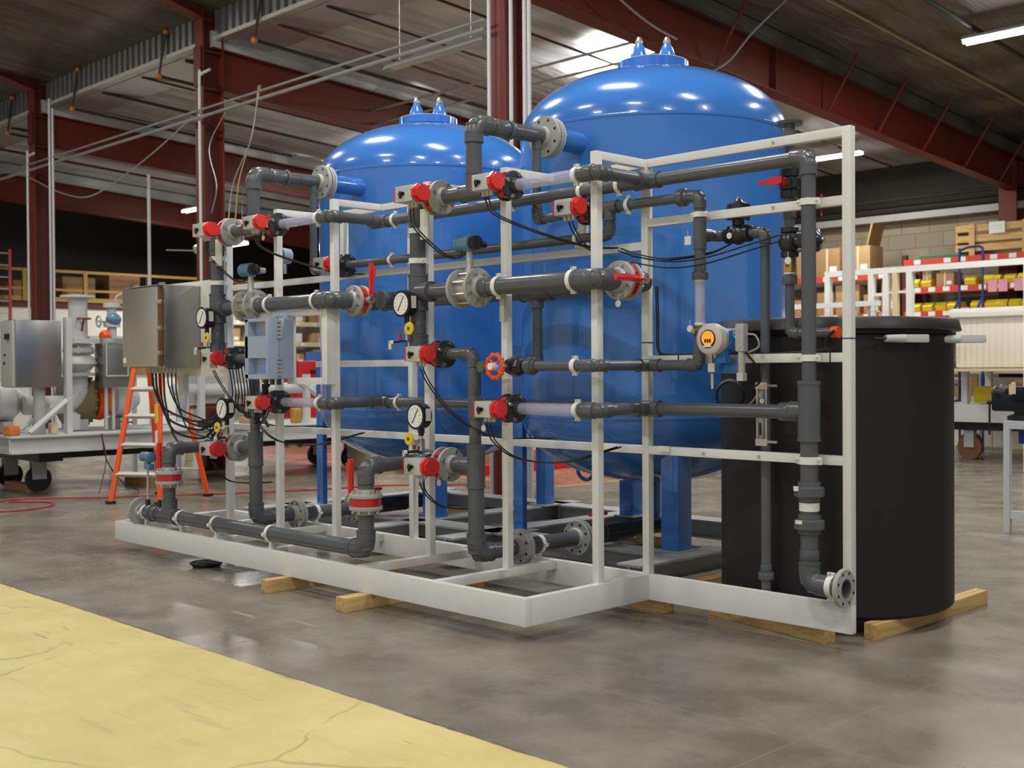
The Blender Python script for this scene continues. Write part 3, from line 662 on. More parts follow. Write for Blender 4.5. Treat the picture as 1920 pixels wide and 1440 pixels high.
def text_mark(b, *a): pass
def gauge(label, face, stem_to, tagpos=None, low=False):
    f = Vector(face); K = 1.14; t = thing('pressure_gauge', label, 'gauge', f+V(0,.03,-.16), 'pressure gauges')
    MB().lathe(f, Y_, [(0,.076),(0,.088),(.010,.090),(.016,.086),(.075,.082),(.085,.06),(.09,.03)], 32).build('case', 'black', t)
    d = MB().cyl(f-Y_*.001, f+Y_*.004, .073, n=32).build('dial', 'dial', t)
    m = MB()
    for i in range(11):
        a = math.radians(225-27*i); m.cyl(f+V(.050*math.cos(a),-.002,.050*math.sin(a)), f+V(.060*math.cos(a),-.002,.060*math.sin(a)), .0016, n=4)
    m.build('dial_marks', 'ink', d)
    MB().prism([f+V(-.031,-.002,-.045), f+V(-.026,-.002,-.048), f+V(.031,-.002,.045), f+V(.026,-.002,.048)], -Y_, .002).build('needle', 'ink', t)
    boxes('side_label', 'paper', t, (f+V(.083,.02,-.03), f+V(.087,.06,.05)))
    MB().cyl(f+V(0,.05,-.07), f+V(0,.05,-.13), .018, n=12).build('stem', 'black', t)
    s = Vector(stem_to)
    b = MB(); b.tube([f+V(0,.05,-.12), V(f.x,f.y+.05,s.z+.02), V(f.x,f.y+.05,s.z)], .012, 10); b.tube([V(f.x,f.y+.05,s.z), s], .012, 10); b.ctr(f+V(0,.05,-.175),(.035,.03,.05),.004); b.build('needle_valve', 'bolt', t)
    y = MB(); c = f+V(.09 if not low else -.06,-.01,-.165 if not low else -.15); y.lathe(c, Y_, [(0,.040),(.008,.044),(.014,.040)], 20); o = y.build('yellow_knob', 'yellow', t); MB().cyl(c-Y_*.004, c+Y_*.03, .012, n=10).build('knob_centre', 'rust', o)
    z = s.z
    MB().cyl(V(f.x-.11,f.y+.03,z-.01), V(f.x,f.y+.05,z), .010, n=10).build('drain_cock', 'black', t)
    MB().cyl(V(f.x-.05,f.y+.03,z+.01), V(f.x-.05,f.y+.03,z+.04), .012, n=10).build('drain_knob', 'red', t)
    boxes('elbow_spout', 'bright_white', t, ((f.x-.155,f.y+.02,z-.022),(f.x-.11,f.y+.04,z)), ((f.x-.16,f.y+.02,z-.06),(f.x-.14,f.y+.04,z)), bev=.004)
for k in (0, 1):
    o = DX*k; n = rl(k)
    gauge('round pressure gauge with yellow knob halfway up the %s rack, left of the riser' % n, (-6.04+o,4.90,1.94), (-6.04+o,4.98,1.70))
    gauge('round pressure gauge with yellow tag standing on the lower valve line of the %s rack' % n, (-5.90+o+.16*k,4.90,1.20), (-5.88+o+.10*k,5.03,.97), low=True)

# flow meters with blue heads
for k in (0, 1):
    o = DX*k; n = rl(k); t = thing('flow_meter', 'flanged steel flow meter with a blue electronics head on the %s main pipe' % n, 'flow meter', (-5.53+o,yF,2.02), 'flow meters')
    c = V(-5.53+o,yF,2.02)
    MB().lathe(c-X_*.07, X_, [(0,.080),(.02,.086),(.12,.086),(.14,.080)], 28).build('sensor_body', 'steel', t)
    for s in (-1, 1):
        f = flange(t, c+X_*s*.082, X_, .125, .024, 'flange_grey', .055, 0, hs=s)
        if s == 1: bolts(f, t, c, X_, .100, 8, .11, .012)
    MB().lathe(c+Z_*.08, Z_, [(0,.038),(.05,.026),(.16,.022),(.17,.03)], 18).build('sensor_neck', 'steel', t)
    h = c+Z_*.285
    b = MB(); b.lathe(h+V(-.085,-.02,0), X_, [(0,.044),(.004,.052),(.03,.054),(.034,.048),(.10,.048),(.104,.054),(.13,.052),(.135,.044)], 24); b.cyl(h-Z_*.05,h,.04,n=16); b.ctr(h+V(.02,.03,.0),(.05,.09,.06),.01); ho = b.build('electronics_head', 'blue_head', t)
    MB().cyl(h+V(-.088,-.02,0),h+V(-.0855,-.02,0),.035,n=20).build('head_cover', 'blue_dark', ho)
    MB().lathe(h+V(.05,-.02,0), X_, [(0,.04),(.01,.045),(.05,.045),(.055,.036)], 16).build('end_cap', 'black', ho)
    MB().cyl(h+V(.03,.06,.0),h+V(.03,.11,.0),.022,n=12).build('cable_gland', 'ivory' if k else 'black', ho)

# ================================================================ pipes of both racks
for k in (0, 1):
    o = DX*k; n = rl(k); G = 'grey pipe runs of the racks'
    def P(x, y, z): return V(x+o, y, z)
    def pt(name, label, base, cat='pipe'): return thing(name, label, cat, P(*base), G)
    # riser with top and main tee
    t = pt('riser_pipe', 'thick dark grey riser clamped to the front of the %s rack with a tee' % n, (-6.04,yF,1.605))
    run(t, [P(-5.885,yF,2.63), P(-6.04,yF,2.63), P(-6.04,yF,1.605), P(-5.86,yF,1.605)], .054)
    coupling(t, P(-6.04,yF,2.50), Z_, .054, .09, 1.12)
    tee(t, P(-6.04,yF,2.02), Z_, X_, .054, L=.12); run(t, [P(-5.95,yF,2.02), P(-5.62,yF,2.02)], .047)
    coupling(t, P(-6.04,yF,1.76), Z_, .046, .13, 1.2)
    for z in (2.43, 2.23): clamp(t, P(-6.04,yF,z), Z_, Y_, .054, .035, .088)
    # top manifold between valves, feeding the tank inlet
    t = pt('inlet_pipe', 'dark grey inlet pipe rising from the top valves and bending to the %s tank flange' % ('right' if k == 0 else 'left'), (-5.48,yF,2.63))
    run(t, [P(-5.75,yF,2.63), P(-5.22,yF,2.63)], .046); tee(t, P(-5.48,yF,2.63), X_, Z_, .046, L=.11)
    run(t, [P(-5.48,yF,2.70), P(-5.48,yF,3.065), P(-5.48,5.70,3.065)], .051)
    coupling(t, P(-5.48,5.27,3.065), Y_, .047, .13, 1.2); tee(t, P(-5.48,5.62,3.065), Y_, -Z_, .046, .03, L=.15, k=1.1)
    coupling(t, P(-5.48,5.36,3.065), Y_, .05, .03, 1.28)
    f = flange(t, P(-5.48,5.70,3.065), Y_, .140, .028, 'flange_grey', .05, 0, hub=.03, hs=-1); holes(t, f, P(-5.48,5.70,3.065), Y_, .140, .028, 8, .010)
    flange(t, P(-5.48,5.735,3.065), Y_, .138, .022, 'flange_grey', .05, 0, hub=.005, hs=1)
    # bypass drop from the tank tee to the small rear valve
    zv = 2.50 if k == 0 else 2.327
    t = pt('bypass_pipe', 'slim dark grey pipe dropping from the %s tank inlet to the small rear valve' % n, (-5.48,5.66,zv))
    run(t, [P(-5.48,5.62,3.05), P(-5.48,5.62,zv), P(-5.16,5.68,zv)] if 0 else [P(-5.48,5.62,3.0), P(-5.48,5.62,zv), P(-4.975,5.53,zv)], .031)
    if k == 0: clamp(t, P(-5.48,5.62,2.765), Z_, X_, .031, .035, .14)
    # clear tube, elbow to the rear header: upper and lower
    for z, w in ((2.63,'upper'),(1.262,'lower')):
        t = pt('sight_tube', 'clear plastic sight tube in the %s line of the %s rack' % (w, n), (-4.84,yF,z-.04), 'tube')
        MB().lathe(P(-5.09,yF,z), X_, [(0,.037),(.56,.037),(.56,.031),(0,.031)], 24, closed=True).build('clear_tube', 'clear', t)
        clamp(t, P(-4.60,yF,z), X_, Y_, .038, .03, .088)
        t = pt('crossover_pipe', 'short dark grey pipe and elbow crossing back to the %s header from the %s rack' % (w, n), (-4.45,yF,z-.05))
        run(t, [P(-4.58,yF,z), P(-4.45,yF,z), P(-4.45,5.42,z)], .039)
        coupling(t, P(-4.515,yF,z), X_, .039, .10, 1.25)
    # main flow pipe
    t = pt('main_flow_pipe', 'thick dark grey flow pipe leading to the red lever valve, %s rack' % n, (-5.0,yF,1.96))
    run(t, [P(-5.44,yF,2.02), P(-4.46,yF,2.02), P(-4.46,5.24,2.02)], .054)
    coupling(t, P(-4.56,yF,2.02), X_, .054, .10, 1.2); coupling(t, P(-5.37,yF,2.02), X_, .050, .07, 1.2)
    for x in (-5.26,-4.63): clamp(t, P(x,yF,2.02), X_, Y_, .055, .03, .088)
    boxes('clamp_foot', 'flange_grey', t, (P(-5.275,yF+.02,1.80), P(-5.235,yF+.088,1.96)))
    t = pt('return_elbow', 'dark grey bend behind the red lever valve of the main pipe, %s rack' % n, (-4.46,5.45,1.96))
    run(t, [P(-4.46,5.36,2.02), P(-4.46,5.50,2.02), P(-4.62,5.50,2.02)], .056)
    # drain riser right of the small valves
    t = pt('drain_pipe', 'long dark grey vertical pipe with wide coupling descending the %s rack to the floor line' % n, (-5.48,yF,.33))
    run(t, [P(-5.745,yF,1.605), P(-5.50,yF,1.605), P(-5.48,yF,.95)], .036); coupling(t, P(-5.49,yF,1.42), Z_, .036, .18, 1.18)
    coupling(t, P(-5.485,yF,1.262), Z_, .037, .15, 1.2); run(t, [P(-5.47,yF,1.262), P(-5.21,yF,1.262)], .034); coupling(t, P(-5.485,yF,1.13), Z_, .038, .2, 1.02)
    tee(t, P(-5.48,yF,.885), Z_, -X_, .046, .046, L=.135, k=1.28); run(t, [P(-5.69,yF,.885), P(-5.55,yF,.885)], .046)
    run(t, [P(-5.48,yF,.98), P(-5.48,yF,.33), P(-5.48,5.40,.33)], .052)
    f = flange(t, P(-5.48,5.425,.33), Y_, .118, .026, 'flange_grey', .052, 0, hub=.03, hs=-1); holes(t, f, P(-5.48,5.425,.33), Y_, .118, .026, 8, .010)
    # floor line to the tank bottom
    t = pt('outlet_line', 'dark pipe with pale flanges running under the %s tank near the floor' % n, (-5.48,5.9,.28)); tx = (-5.62 if k == 0 else -5.71)
    f = flange(t, P(-5.48,5.455,.33), Y_, .118, .026, 'flange_grey', .052, 0, hs=1)
    run(t, [P(-5.48,5.46,.33), P(-5.48,5.98,.33)], .052); clamp(t, P(-5.48,5.62,.33), Y_, -Z_, .053, .03, .085)
    for y in (6.0, 6.035):
        f = flange(t, P(-5.48,y,.33), Y_, .122, .026, 'flange_grey', .052, 0, hub=.02, hs=(-1 if y == 6.0 else 1))
        if y == 6.0: holes(t, f, P(-5.48,y,.33), Y_, .122, .026, 8, .010)
    clamp(t, P(-5.48,6.13,.33), Y_, -Z_, .058, .03, .085)
    run(t, [P(-5.48,6.04,.33), P(-5.48,7.02,.33)], .056, 'pvc_black'); coupling(t, P(-5.48,6.42,.33), Y_, .056, .30, 1.15, m='pvc_black')
    v = MB(); v.sphere(P(-5.48,6.22,.34), .085); v.cyl(P(-5.48,6.22,.40), P(-5.48,6.22,.46), .03, n=14); v.build('ball_valve', 'pvc_black', t)
    MB().ctr(P(-5.48,6.22,.475), (.05,.16,.022), .008).build('valve_handle', 'red', t)
    # bottom inlet riser with lever valve
    t = pt('inlet_riser', 'dark grey pipe bending from the upright lever valve to the low actuated valve, %s rack' % n, (-6.04,4.60,.71))
    run(t, [P(-6.04,4.60,.70), P(-6.04,4.60,.885), P(-6.04,4.98,.885)] if 0 else [P(-6.04,4.60,.70), P(-6.04,4.60,.885), P(-6.04,5.05,.885), P(-5.80,5.05,.885)], .047)
    coupling(t, P(-6.04,4.60,.745), Z_, .047, .05, 1.1)
# bottom inlet header
t = thing('inlet_header', 'long dark grey inlet header lying along the front beam of the skid', 'pipe', (-7.4,4.60,.29), 'grey pipe runs of the racks')
run(t, [(-8.98,4.60,.345),(-6.04,4.60,.345),(-6.04,4.60,.61)], .052); tee(t, (-8.62,4.60,.345), X_, Z_, .052, L=.13); run(t, [(-8.62,4.60,.42),(-8.62,4.60,.61)], .050)
coupling(t, (-8.83,4.60,.345), X_, .052, .07, 1.18); union(t, (-8.90,4.60,.345), X_, .043)
for x in (-9.0,-8.42,-7.89,-7.14): clamp(t, (x,4.60,.345), X_, -Z_, .054, .03, .10)
f = flange(t, (-9.09,4.60,.345), X_, .118, .028, 'flange_grey', .05, 0, hs=1)
b = MB(); b.cyl((-8.62,4.52,.345),(-8.62,4.60,.345),.0,n=8) if 0 else b.cyl((-8.78,4.60,.39),(-8.78,4.60,.46),.02,n=12); b.cyl((-8.98,4.60,.39),(-8.98,4.60,.45),.02,n=12); b.build('sensor_boss', 'pvc_black', t)
# rear headers running the length of both racks
def header(name, label, z, r, x0, x1, y=yB, tees=(), unions=(), clamps=(), extra=None, m='pvc'):
    t = thing(name, label, 'pipe', ((x0+x1)/2, y, z-r), 'rear headers'); run(t, [(x0,y,z),(x1,y,z)] + (extra or []), r, m)
    for x, d, rb in tees: tee(t, (x,y,z), X_, d, r, rb, L=r*2.3)
    for x in unions: union(t, (x,y,z), X_, r)
    for x in clamps: clamp(t, (x,y,z), X_, Y_, r, .026, 5.586-y)
    return t
t = header('top_header', 'long dark grey top header turning down as the tall vertical pipe at the right end', 2.625, .039, -7.06, -3.355, tees=((-4.45,-Y_,.039),(-7.03,-Y_,.039)), clamps=(-6.86,-4.98,-4.67,-5.6), extra=[(-3.355,yB,1.40)])
for z in (2.385,): clamp(t, (-3.355,yB,z), Z_, Y_, .039, .035, .07)
tee(t, (-3.355,yB,1.27), Z_, -X_, .047, .040, L=.16, k=1.28); run(t, [(-3.355,yB,1.40),(-3.355,yB,1.20)], .046); clamp(t, (-3.355,yB,1.553), Z_, Y_, .039, .035, .07)
t = thing('outlet_stack', 'thick dark grey pipe with two unions and an open pale flange, lower right', 'pipe', (-3.355,yB,.30), 'grey pipe runs of the racks')
run(t, [(-3.355,yB,1.18),(-3.355,yB,.345),(-3.19,yB,.345)], .048)
union(t, (-3.355,yB,.84), Z_, .050, k=.8); union(t, (-3.355,yB,.665), Z_, .050, k=.8); coupling(t, (-3.355,yB,.50), Z_, .048, .05, 1.1)
clamp(t, (-3.355,yB,1.005), Z_, Y_, .048, .04, .07); clamp(t, (-3.225,yB,.345), X_, Y_, .049, .04, .07)
MB().lathe((-3.355,yB,.735), Z_, [(0,.0535),(.045,.0535)], 24).build('spec_label', 'paper', t)
boxes('union_label', 'paper', t, ((-3.40,yB-.083,.845),(-3.372,yB-.078,.87)), ((-3.39,yB-.083,.67),(-3.35,yB-.078,.69)))
fl = MB().lathe((-3.165,yB,.345), X_, [(0,.052),(0,.098),(.004,.102),(.022,.102),(.026,.098),(.026,.060),(.028,.052)], 40, closed=True).build('flange', 'flange_grey', t); holes(t, fl, (-3.152,yB,.345), X_, .102, .027, 8, .008)
MB().lathe((-3.30,yB,.345), X_, [(0,.0515),(.162,.0515),(.162,.042),(0,.042)], 28, closed=True).build('bore', 'pvc', t)
t = header('bypass_header', 'slim dark grey header under the top header running behind both racks', 2.327, .031, -7.45, -4.75, tees=(), clamps=(-6.90,-5.02), extra=[(-4.75,yB,2.50)])
tee(t, (-4.75,yB,2.50), X_, -Z_, .033, .031, L=.07); run(t, [(-4.86,5.52,2.50),(-4.07,5.52,2.50),(-4.07,5.52,2.38)], .0315); union(t, (-4.19,5.52,2.50), X_, .033); clamp(t, (-4.60,5.52,2.50), X_, Y_, .033, .026, .066)
t = header('lower_header', 'long dark grey lower header behind both racks ending at the right vertical pipe', 1.262, .039, -7.06, -3.45, tees=((-4.45,-Y_,.039),(-7.03,-Y_,.039)), clamps=(-6.83,))
coupling(t, (-3.47,yB,1.262), X_, .04, .12, 1.3)
t = header('main_header', 'thickest dark grey header behind both racks at chest height', 2.02, .058, -7.25, -4.60, tees=((-6.86,-Y_,.054),(-5.38,-Z_,.035)))
b = MB(); t2 = thing('drop_pipe', 'slim dark grey pipe dropping from the chest height header to the orange handwheel line', 'pipe', (-5.38,yB,1.52), 'grey pipe runs of the racks')
run(t2, [(-5.38,yB,1.93),(-5.38,yB,1.521),(-5.38,5.02,1.521)], .0315); coupling(t2, (-5.38,5.04,1.521), Y_, .034, .08, 1.1)
# handwheel valve line (right rack only)
t = thing('handwheel_valve', 'small valve with a bright orange red handwheel on the right rack', 'valve', (-5.12,yF,1.45))
union(t, (-4.98,yF,1.521), X_, .034); v = MB(); v.lathe((-5.18,yF,1.521), X_, [(0,.045),(.02,.055),(.04,.062),(.10,.062),(.12,.052),(.14,.042)], 8); v.cyl((-5.38,yF,1.521),(-5.15,yF,1.521),.03,n=14); v.build('valve_body', 'pvc_black', t)
c = V(-5.12,yF-.17,1.521); w = MB().torus(c, Y_, .068, .013, 32, 8)
for i in range(4): a = PI/4+PI/2*i; w.cyl(c, c+V(.066*math.cos(a),0,.066*math.sin(a)), .008, n=6)
for i in range(10): a = PI/5*i; w.sphere(c+V(.074*math.cos(a),0,.074*math.sin(a)), .014, seg=8)
w.build('handwheel', 'orange', t); MB().cyl(c+Y_*.12, c-Y_*.01, .012, n=10).build('stem', 'alu', t); MB().cyl(c+Y_*.02, c-Y_*.045, .022, n=14).build('clear_cap', 'dial', t); MB().cyl(c+Y_*.028, c+Y_*.008, .030, n=14).build('blue_ring', 'lcd', t)
MB().cyl((-5.12,yF,1.521),(-5.12,yF-.08,1.521),.032,n=14).build('bonnet', 'pvc_black', t)
t = thing('sample_line', 'slim dark grey line from the handwheel valve across to the vertical flow indicator', 'pipe', (-4.5,yF,1.48), 'grey pipe runs of the racks')
run(t, [(-4.94,yF,1.521),(-4.45,yF,1.521),(-4.45,yB,1.521)], .031); coupling(t, (-4.52,yF,1.521), X_, .031, .10, 1.25); clamp(t, (-4.62,yF,1.521), X_, Y_, .033, .03, .088)
tee(t, (-4.45,yB,1.521), X_, -Y_, .031, L=.09); run(t, [(-4.45,yB,1.521),(-4.075,yB,1.521),(-4.075,yB,1.69)], .0315)
# flow indicator column
t = thing('flow_indicator', 'vertical clear tube flow indicator between dark grey pipes in the right bay', 'flow indicator', (-4.07,5.52,1.70))
run(t, [(-4.07,5.52,2.40),(-4.07,5.52,2.02)], .0315); tee(t, (-4.07,5.52,2.275), Z_, Y_, .031, L=.085)
coupling(t, (-4.07,5.52,2.035), Z_, .035, .045, 1.35); coupling(t, (-4.07,5.52,2.09), Z_, .033, .08, 1.1)
MB().lathe((-4.07,5.52,1.76), Z_, [(0,.031),(.255,.031),(.255,.026),(0,.026)], 20, closed=True).build('clear_tube', 'clear', t); MB().cyl((-4.07,5.52,1.82),(-4.07,5.52,1.87),.014,n=10).build('float', 'steel', t); MB().cyl((-4.07,5.52,1.76),(-4.07,5.52,2.0),.004,n=6).build('guide_rod', 'steel', t)
MB().cyl((-4.07,5.52,1.75),(-4.07,5.52,1.765),.033,n=16).build('seal_ring', 'bright_white', t); MB().cyl((-4.07,5.52,2.0),(-4.07,5.52,2.012),.033,n=16).build('seal_ring', 'bright_white', t)
coupling(t, (-4.07,5.52,1.72), Z_, .032, .06, 1.2); MB().cyl((-4.07,5.52,1.72),(-4.07,5.45,1.715),.013,n=10).build('bleed_screw', 'brass', t)
clamp(t, (-4.07,5.52,2.388), Z_, Y_, .033, .03, .066)
# brine valve branch at y behind the rail
t = thing('branch_pipe', 'slim dark grey branch pipe looping down to the floor in front of the black tank', 'pipe', (-3.735,5.68,.26), 'grey pipe runs of the racks')
run(t, [(-4.07,5.58,2.275),(-4.07,5.68,2.275),(-3.735,5.68,2.275),(-3.735,5.68,.22)], .0275); coupling(t, (-3.735,5.68,.32), Z_, .033, .04, 1.35); coupling(t, (-3.735,5.68,.36), Z_, .0275, .05, 1.15)
def diaphragm(label, c, out, scale=1.0, pipe_ax=X_):
    t = thing('diaphragm_valve', label, 'valve', Vector(c)-Z_*.06, 'black valves in the right bay'); c = Vector(c); o = Vector(out)
    b = MB(); b.lathe(c-pipe_ax*.085, pipe_ax, [(0,.04),(.005,.05),(.03,.05),(.035,.042),(.06,.058),(.085,.064),(.11,.058),(.135,.042),(.14,.05),(.165,.05),(.17,.04)], 16); b.build('valve_body', 'pvc_black', t)
    b = MB(); b.cyl(c+o*.03, c+o*.09, .035, n=14); b.lathe(c+o*.085, o, [(0,.062),(.03,.066),(.034,.05),(.05,.045),(.055,.068),(.085,.066),(.10,.03),(.12,.014)], 18); b.build('bonnet', 'pvc_black', t)
    x, y, d = basis(o); b = MB()
    for i in range(4): a = PI/2*i+.6; b.cyl(c+o*.08+x*.062*math.cos(a)+y*.062*math.sin(a), c+o*.15+x*.062*math.cos(a)+y*.062*math.sin(a), .012, n=8)
    b.build('bonnet_lugs', 'flange_dark', t); MB().cyl(c+o*.17, c+o*.215, .01, n=8).build('spindle', 'bolt', t)
    return t
t = diaphragm('black diaphragm valve with white tag hanging below the second rail of the right bay', (-3.915,5.68,2.275), Z_)
MB().cyl((-3.93,5.612,2.262),(-3.93,5.609,2.262),.018,n=16).build('round_tag', 'paper', t)
t = thing('feed_pipe', 'dark grey vertical feed pipe with top flange behind the right rails above the black tank', 'pipe', (-3.575,5.68,1.67), 'grey pipe runs of the racks')
run(t, [(-3.575,5.68,2.86),(-3.575,5.68,2.06)], .028); run(t, [(-3.575,5.68,2.03),(-3.575,5.68,1.692),(-3.31,5.68,1.692)], .0255)
MB().lathe((-3.575,5.68,2.85), Z_, [(0,.034),(.001,.075),(.018,.075),(.02,.03)], 28).build('flange', 'flange_dark', t); coupling(t, (-3.575,5.68,2.81), Z_, .03, .05, 1.2)
coupling(t, (-3.575,5.68,2.37), Z_, .031, .07, 1.15)
b = MB(); b.ctr((-3.575,5.68,2.075),(.05,.05,.085),.008); b.build('brass_fitting', 'brass', t)
for z in (2.022,2.125): MB().cyl((-3.575,5.68,z),(-3.575,5.68,z+.01),.03,n=16).build('tape_band', 'bright_white', t)
coupling(t, (-3.575,5.68,1.99), Z_, .030, .05, 1.4); MB().cyl((-3.31,5.68,1.692),(-3.27,5.68,1.692),.032,n=14).build('end_cap', 'orange', t)
t = thing('ball_valve', 'black union ball valve with a red T handle near the top of the right bay', 'valve', (-3.575,5.68,2.44), 'black valves in the right bay')
b = MB(); b.lathe((-3.575,5.68,2.44), Z_, [(0,.035),(.005,.052),(.045,.052),(.05,.045),(.06,.056),(.11,.056),(.12,.045),(.125,.052),(.165,.052),(.17,.035)], 20); b.build('valve_body', 'pvc_black', t)
b = MB(); b.cyl((-3.575,5.63,2.525),(-3.575,5.565,2.525),.022,n=12); b.prism([(-3.68,5.56,2.517),(-3.64,5.56,2.512),(-3.60,5.56,2.502),(-3.53,5.56,2.512),(-3.53,5.56,2.545),(-3.58,5.56,2.552),(-3.64,5.56,2.535),(-3.68,5.56,2.54)], -Y_, .03); b.build('valve_handle', 'red', t)
diaphragm('black diaphragm valve with side bonnet on the feed pipe behind the tall right vertical pipe', (-3.575,5.68,2.20), X_, pipe_ax=Z_)

# ================================================================ instruments and electrical
# round display transmitter on the right bay rail
t = thing('flow_transmitter', 'blue and grey transmitter with round orange display on the right bay rail', 'transmitter', (-3.87,5.50,1.50))
c = V(-3.90,5.40,1.665)
MB().lathe(c+V(-.012,-.012,0), V(.02,1,.0), [(-.01,.050),(-.008,.078),(.0,.088),(.045,.090),(.05,.080),(.10,.074)], 32).build('display_cover', 'ivory', t)
MB().cyl(c+V(-.0125,-.024,0), c+V(-.0125,-.0215,0), .052, n=28).build('display_ring', 'ink', t)
d = MB().cyl(c+V(-.0125,-.0265,.004), c+V(-.0125,-.024,.004), .042, n=28).build('display', 'lcd_orange', t)
b = MB()
for i in range(3): b.box(c+V(-.034+.016*i,-.028,-.020), c+V(-.022+.016*i,-.0266,.0))
b.build('digits', 'ink', d); boxes('button_strip', 'dial', t, (c+V(-.04,-.0285,-.045), c+V(.012,-.024,-.036)))
b = MB(); b.cyl(c+V(0,.05,0), c+V(.0,.20,0), .066, n=24); b.cyl(c+V(0,.10,-.05), c+V(0,.10,-.12), .04, n=20); b.sphere(c+V(.03,.12,-.02), .055); b.build('housing', 'blue_bright', t)
b = MB(); b.box((-4.02,5.53,1.47),(-3.80,5.585,1.53),.006); b.cyl((-3.90,5.50,1.53),(-3.90,5.50,1.56),.055,n=20); b.build('mounting_foot', 'blue_bright', t)
b = MB(); b.ctr(c+V(.155,.06,.005),(.055,.05,.155),.008); b.cyl(c+V(.05,.12,.05), c+V(.14,.07,.05), .012, n=10); b.cyl(c+V(.155,.06,-.07), c+V(.155,.06,-.20), .02, n=12); jb = b.build('junction_box', 'grey_paint', t)
b = MB()
for z in (-.045,.045): b.cyl(c+V(.155,.03,z), c+V(.155,.045,z), .008, n=8)
b.build('screws', 'bolt', jb)
boxes('grey_gland', 'pale_grey', t, (c+V(.135,.04,-.235), c+V(.175,.08,-.19)))
t = thing('push_fitting', 'small silver push fitting with white tag below the blue transmitter', 'fitting', (-3.97,5.48,1.38)); MB().cyl((-3.965,5.49,1.40),(-3.965,5.49,1.47),.011,n=10).build('body', 'bolt', t); MB().cyl((-3.965,5.49,1.385),(-3.965,5.49,1.40),.006,n=8).build('tip', 'dial', t); boxes('tag', 'paper', t, ((-3.99,5.482,1.48),(-3.945,5.486,1.53)))
t = thing('tubing_coil', 'coil of black tubing hanging behind the right bay rail', 'coil', (-4.0,5.75,1.24))
b = MB()
for i in range(4): b.torus((-3.99+.006*i,5.70-.01*i,1.345), (.25,-1,.05), .088-.003*i, .007, 36, 6)
b.build('coil', 'rubber', t); MB().tube(smooth_pts([(-3.96,5.68,1.262),(-3.88,5.67,1.27),(-3.80,5.66,1.32),(-3.74,5.65,1.40)]),.006,8).build('tube_end', 'tape_y', t)
t = thing('tank_gauge', 'narrow steel framed sight gauge mounted in front of the black tank', 'gauge', (-3.74,5.64,1.07))
b = MB(); b.box((-3.775,5.645,1.09),(-3.765,5.655,1.41)); b.box((-3.715,5.645,1.09),(-3.705,5.655,1.41)); b.box((-3.78,5.64,1.38),(-3.70,5.66,1.42),.003); b.box((-3.78,5.64,1.06),(-3.70,5.66,1.10),.003); b.cyl((-3.70,5.65,1.40),(-3.64,5.65,1.40),.008,n=8); b.cyl((-3.70,5.65,1.085),(-3.64,5.65,1.085),.008,n=8); b.build('frame', 'steel', t)
boxes('backing', 'ivory', t, ((-3.765,5.656,1.10),(-3.715,5.66,1.38))); MB().cyl((-3.732,5.648,1.10),(-3.732,5.648,1.38),.010,n=12).build('glass_tube', 'clear', t); boxes('scale', 'ink', t, ((-3.76,5.652,1.12),(-3.745,5.655,1.19))); boxes('scale', 'ink', t, ((-3.76,5.652,1.28),(-3.745,5.655,1.33))); MB().cyl((-3.735,5.643,1.315),(-3.735,5.640,1.315),.015,n=14).build('round_tag', 'paper', t)
# blue grey control box on the left rack
t = thing('control_box', 'blue grey plastic control box with two recessed windows on the left rack', 'control box', (-7.86,4.92,1.43))
x0,x1,y0,y1,z0,z1 = -7.835,-7.515,4.82,5.055,1.44,1.90
b = MB(); b.box((x0,y0+.10,z0),(x1,y1,z1),.02); b.build('box_body', 'panel_blue', t)
b = MB(); fw = .03
b.box((x0,y0,z0),(x0+.05,y0+.10,z1),.006); b.box((x1-.03,y0,z0),(x1,y0+.10,z1),.006); b.box((x0,y0,1.60),(x1-.03,y0+.10,1.765)); b.box((x0,y0,z0),(x1-.03,y0+.10,1.475)); b.box((x0,y0,1.875),(x1-.03,y0+.10,z1)); door = b.build('door', 'panel_blue', t)
boxes('window_recess', 'panel_blue', t, ((x0+.045,y0+.07,1.475),(x1-.03,y0+.09,1.60))); boxes('window_recess', 'panel_blue', t, ((x0+.045,y0+.07,1.765),(x1-.03,y0+.09,1.875)))
boxes('lower_display', 'lcd', t, ((x1-.13,y0+.05,1.485),(x1-.045,y0+.07,1.555))); boxes('upper_display', 'lcd_red', t, ((x1-.11,y0+.05,1.795),(x1-.035,y0+.07,1.87)))
b = MB()
for z in (1.875,1.845,1.815,1.785,1.755,1.595,1.565,1.535,1.505,1.475): b.box((x1-.01,y0+.085,z-.008),(x1+.012,y0+.118,z+.008))
b.build('hinge', 'grey_paint', t)
boxes('mounting_ear', 'panel_blue', t, ((x0+.05,y1-.03,z1-.005),(x0+.10,y1,z1+.025)), ((x1-.10,y1-.03,z1-.005),(x1-.05,y1,z1+.025)), bev=.004)
for dx in (.05,.14,.23): MB().cyl((x0+dx,y1-.08,z0-.045),(x0+dx,y1-.08,z0+.01),.018,n=12).build('cable_gland', 'flange_dark', t)
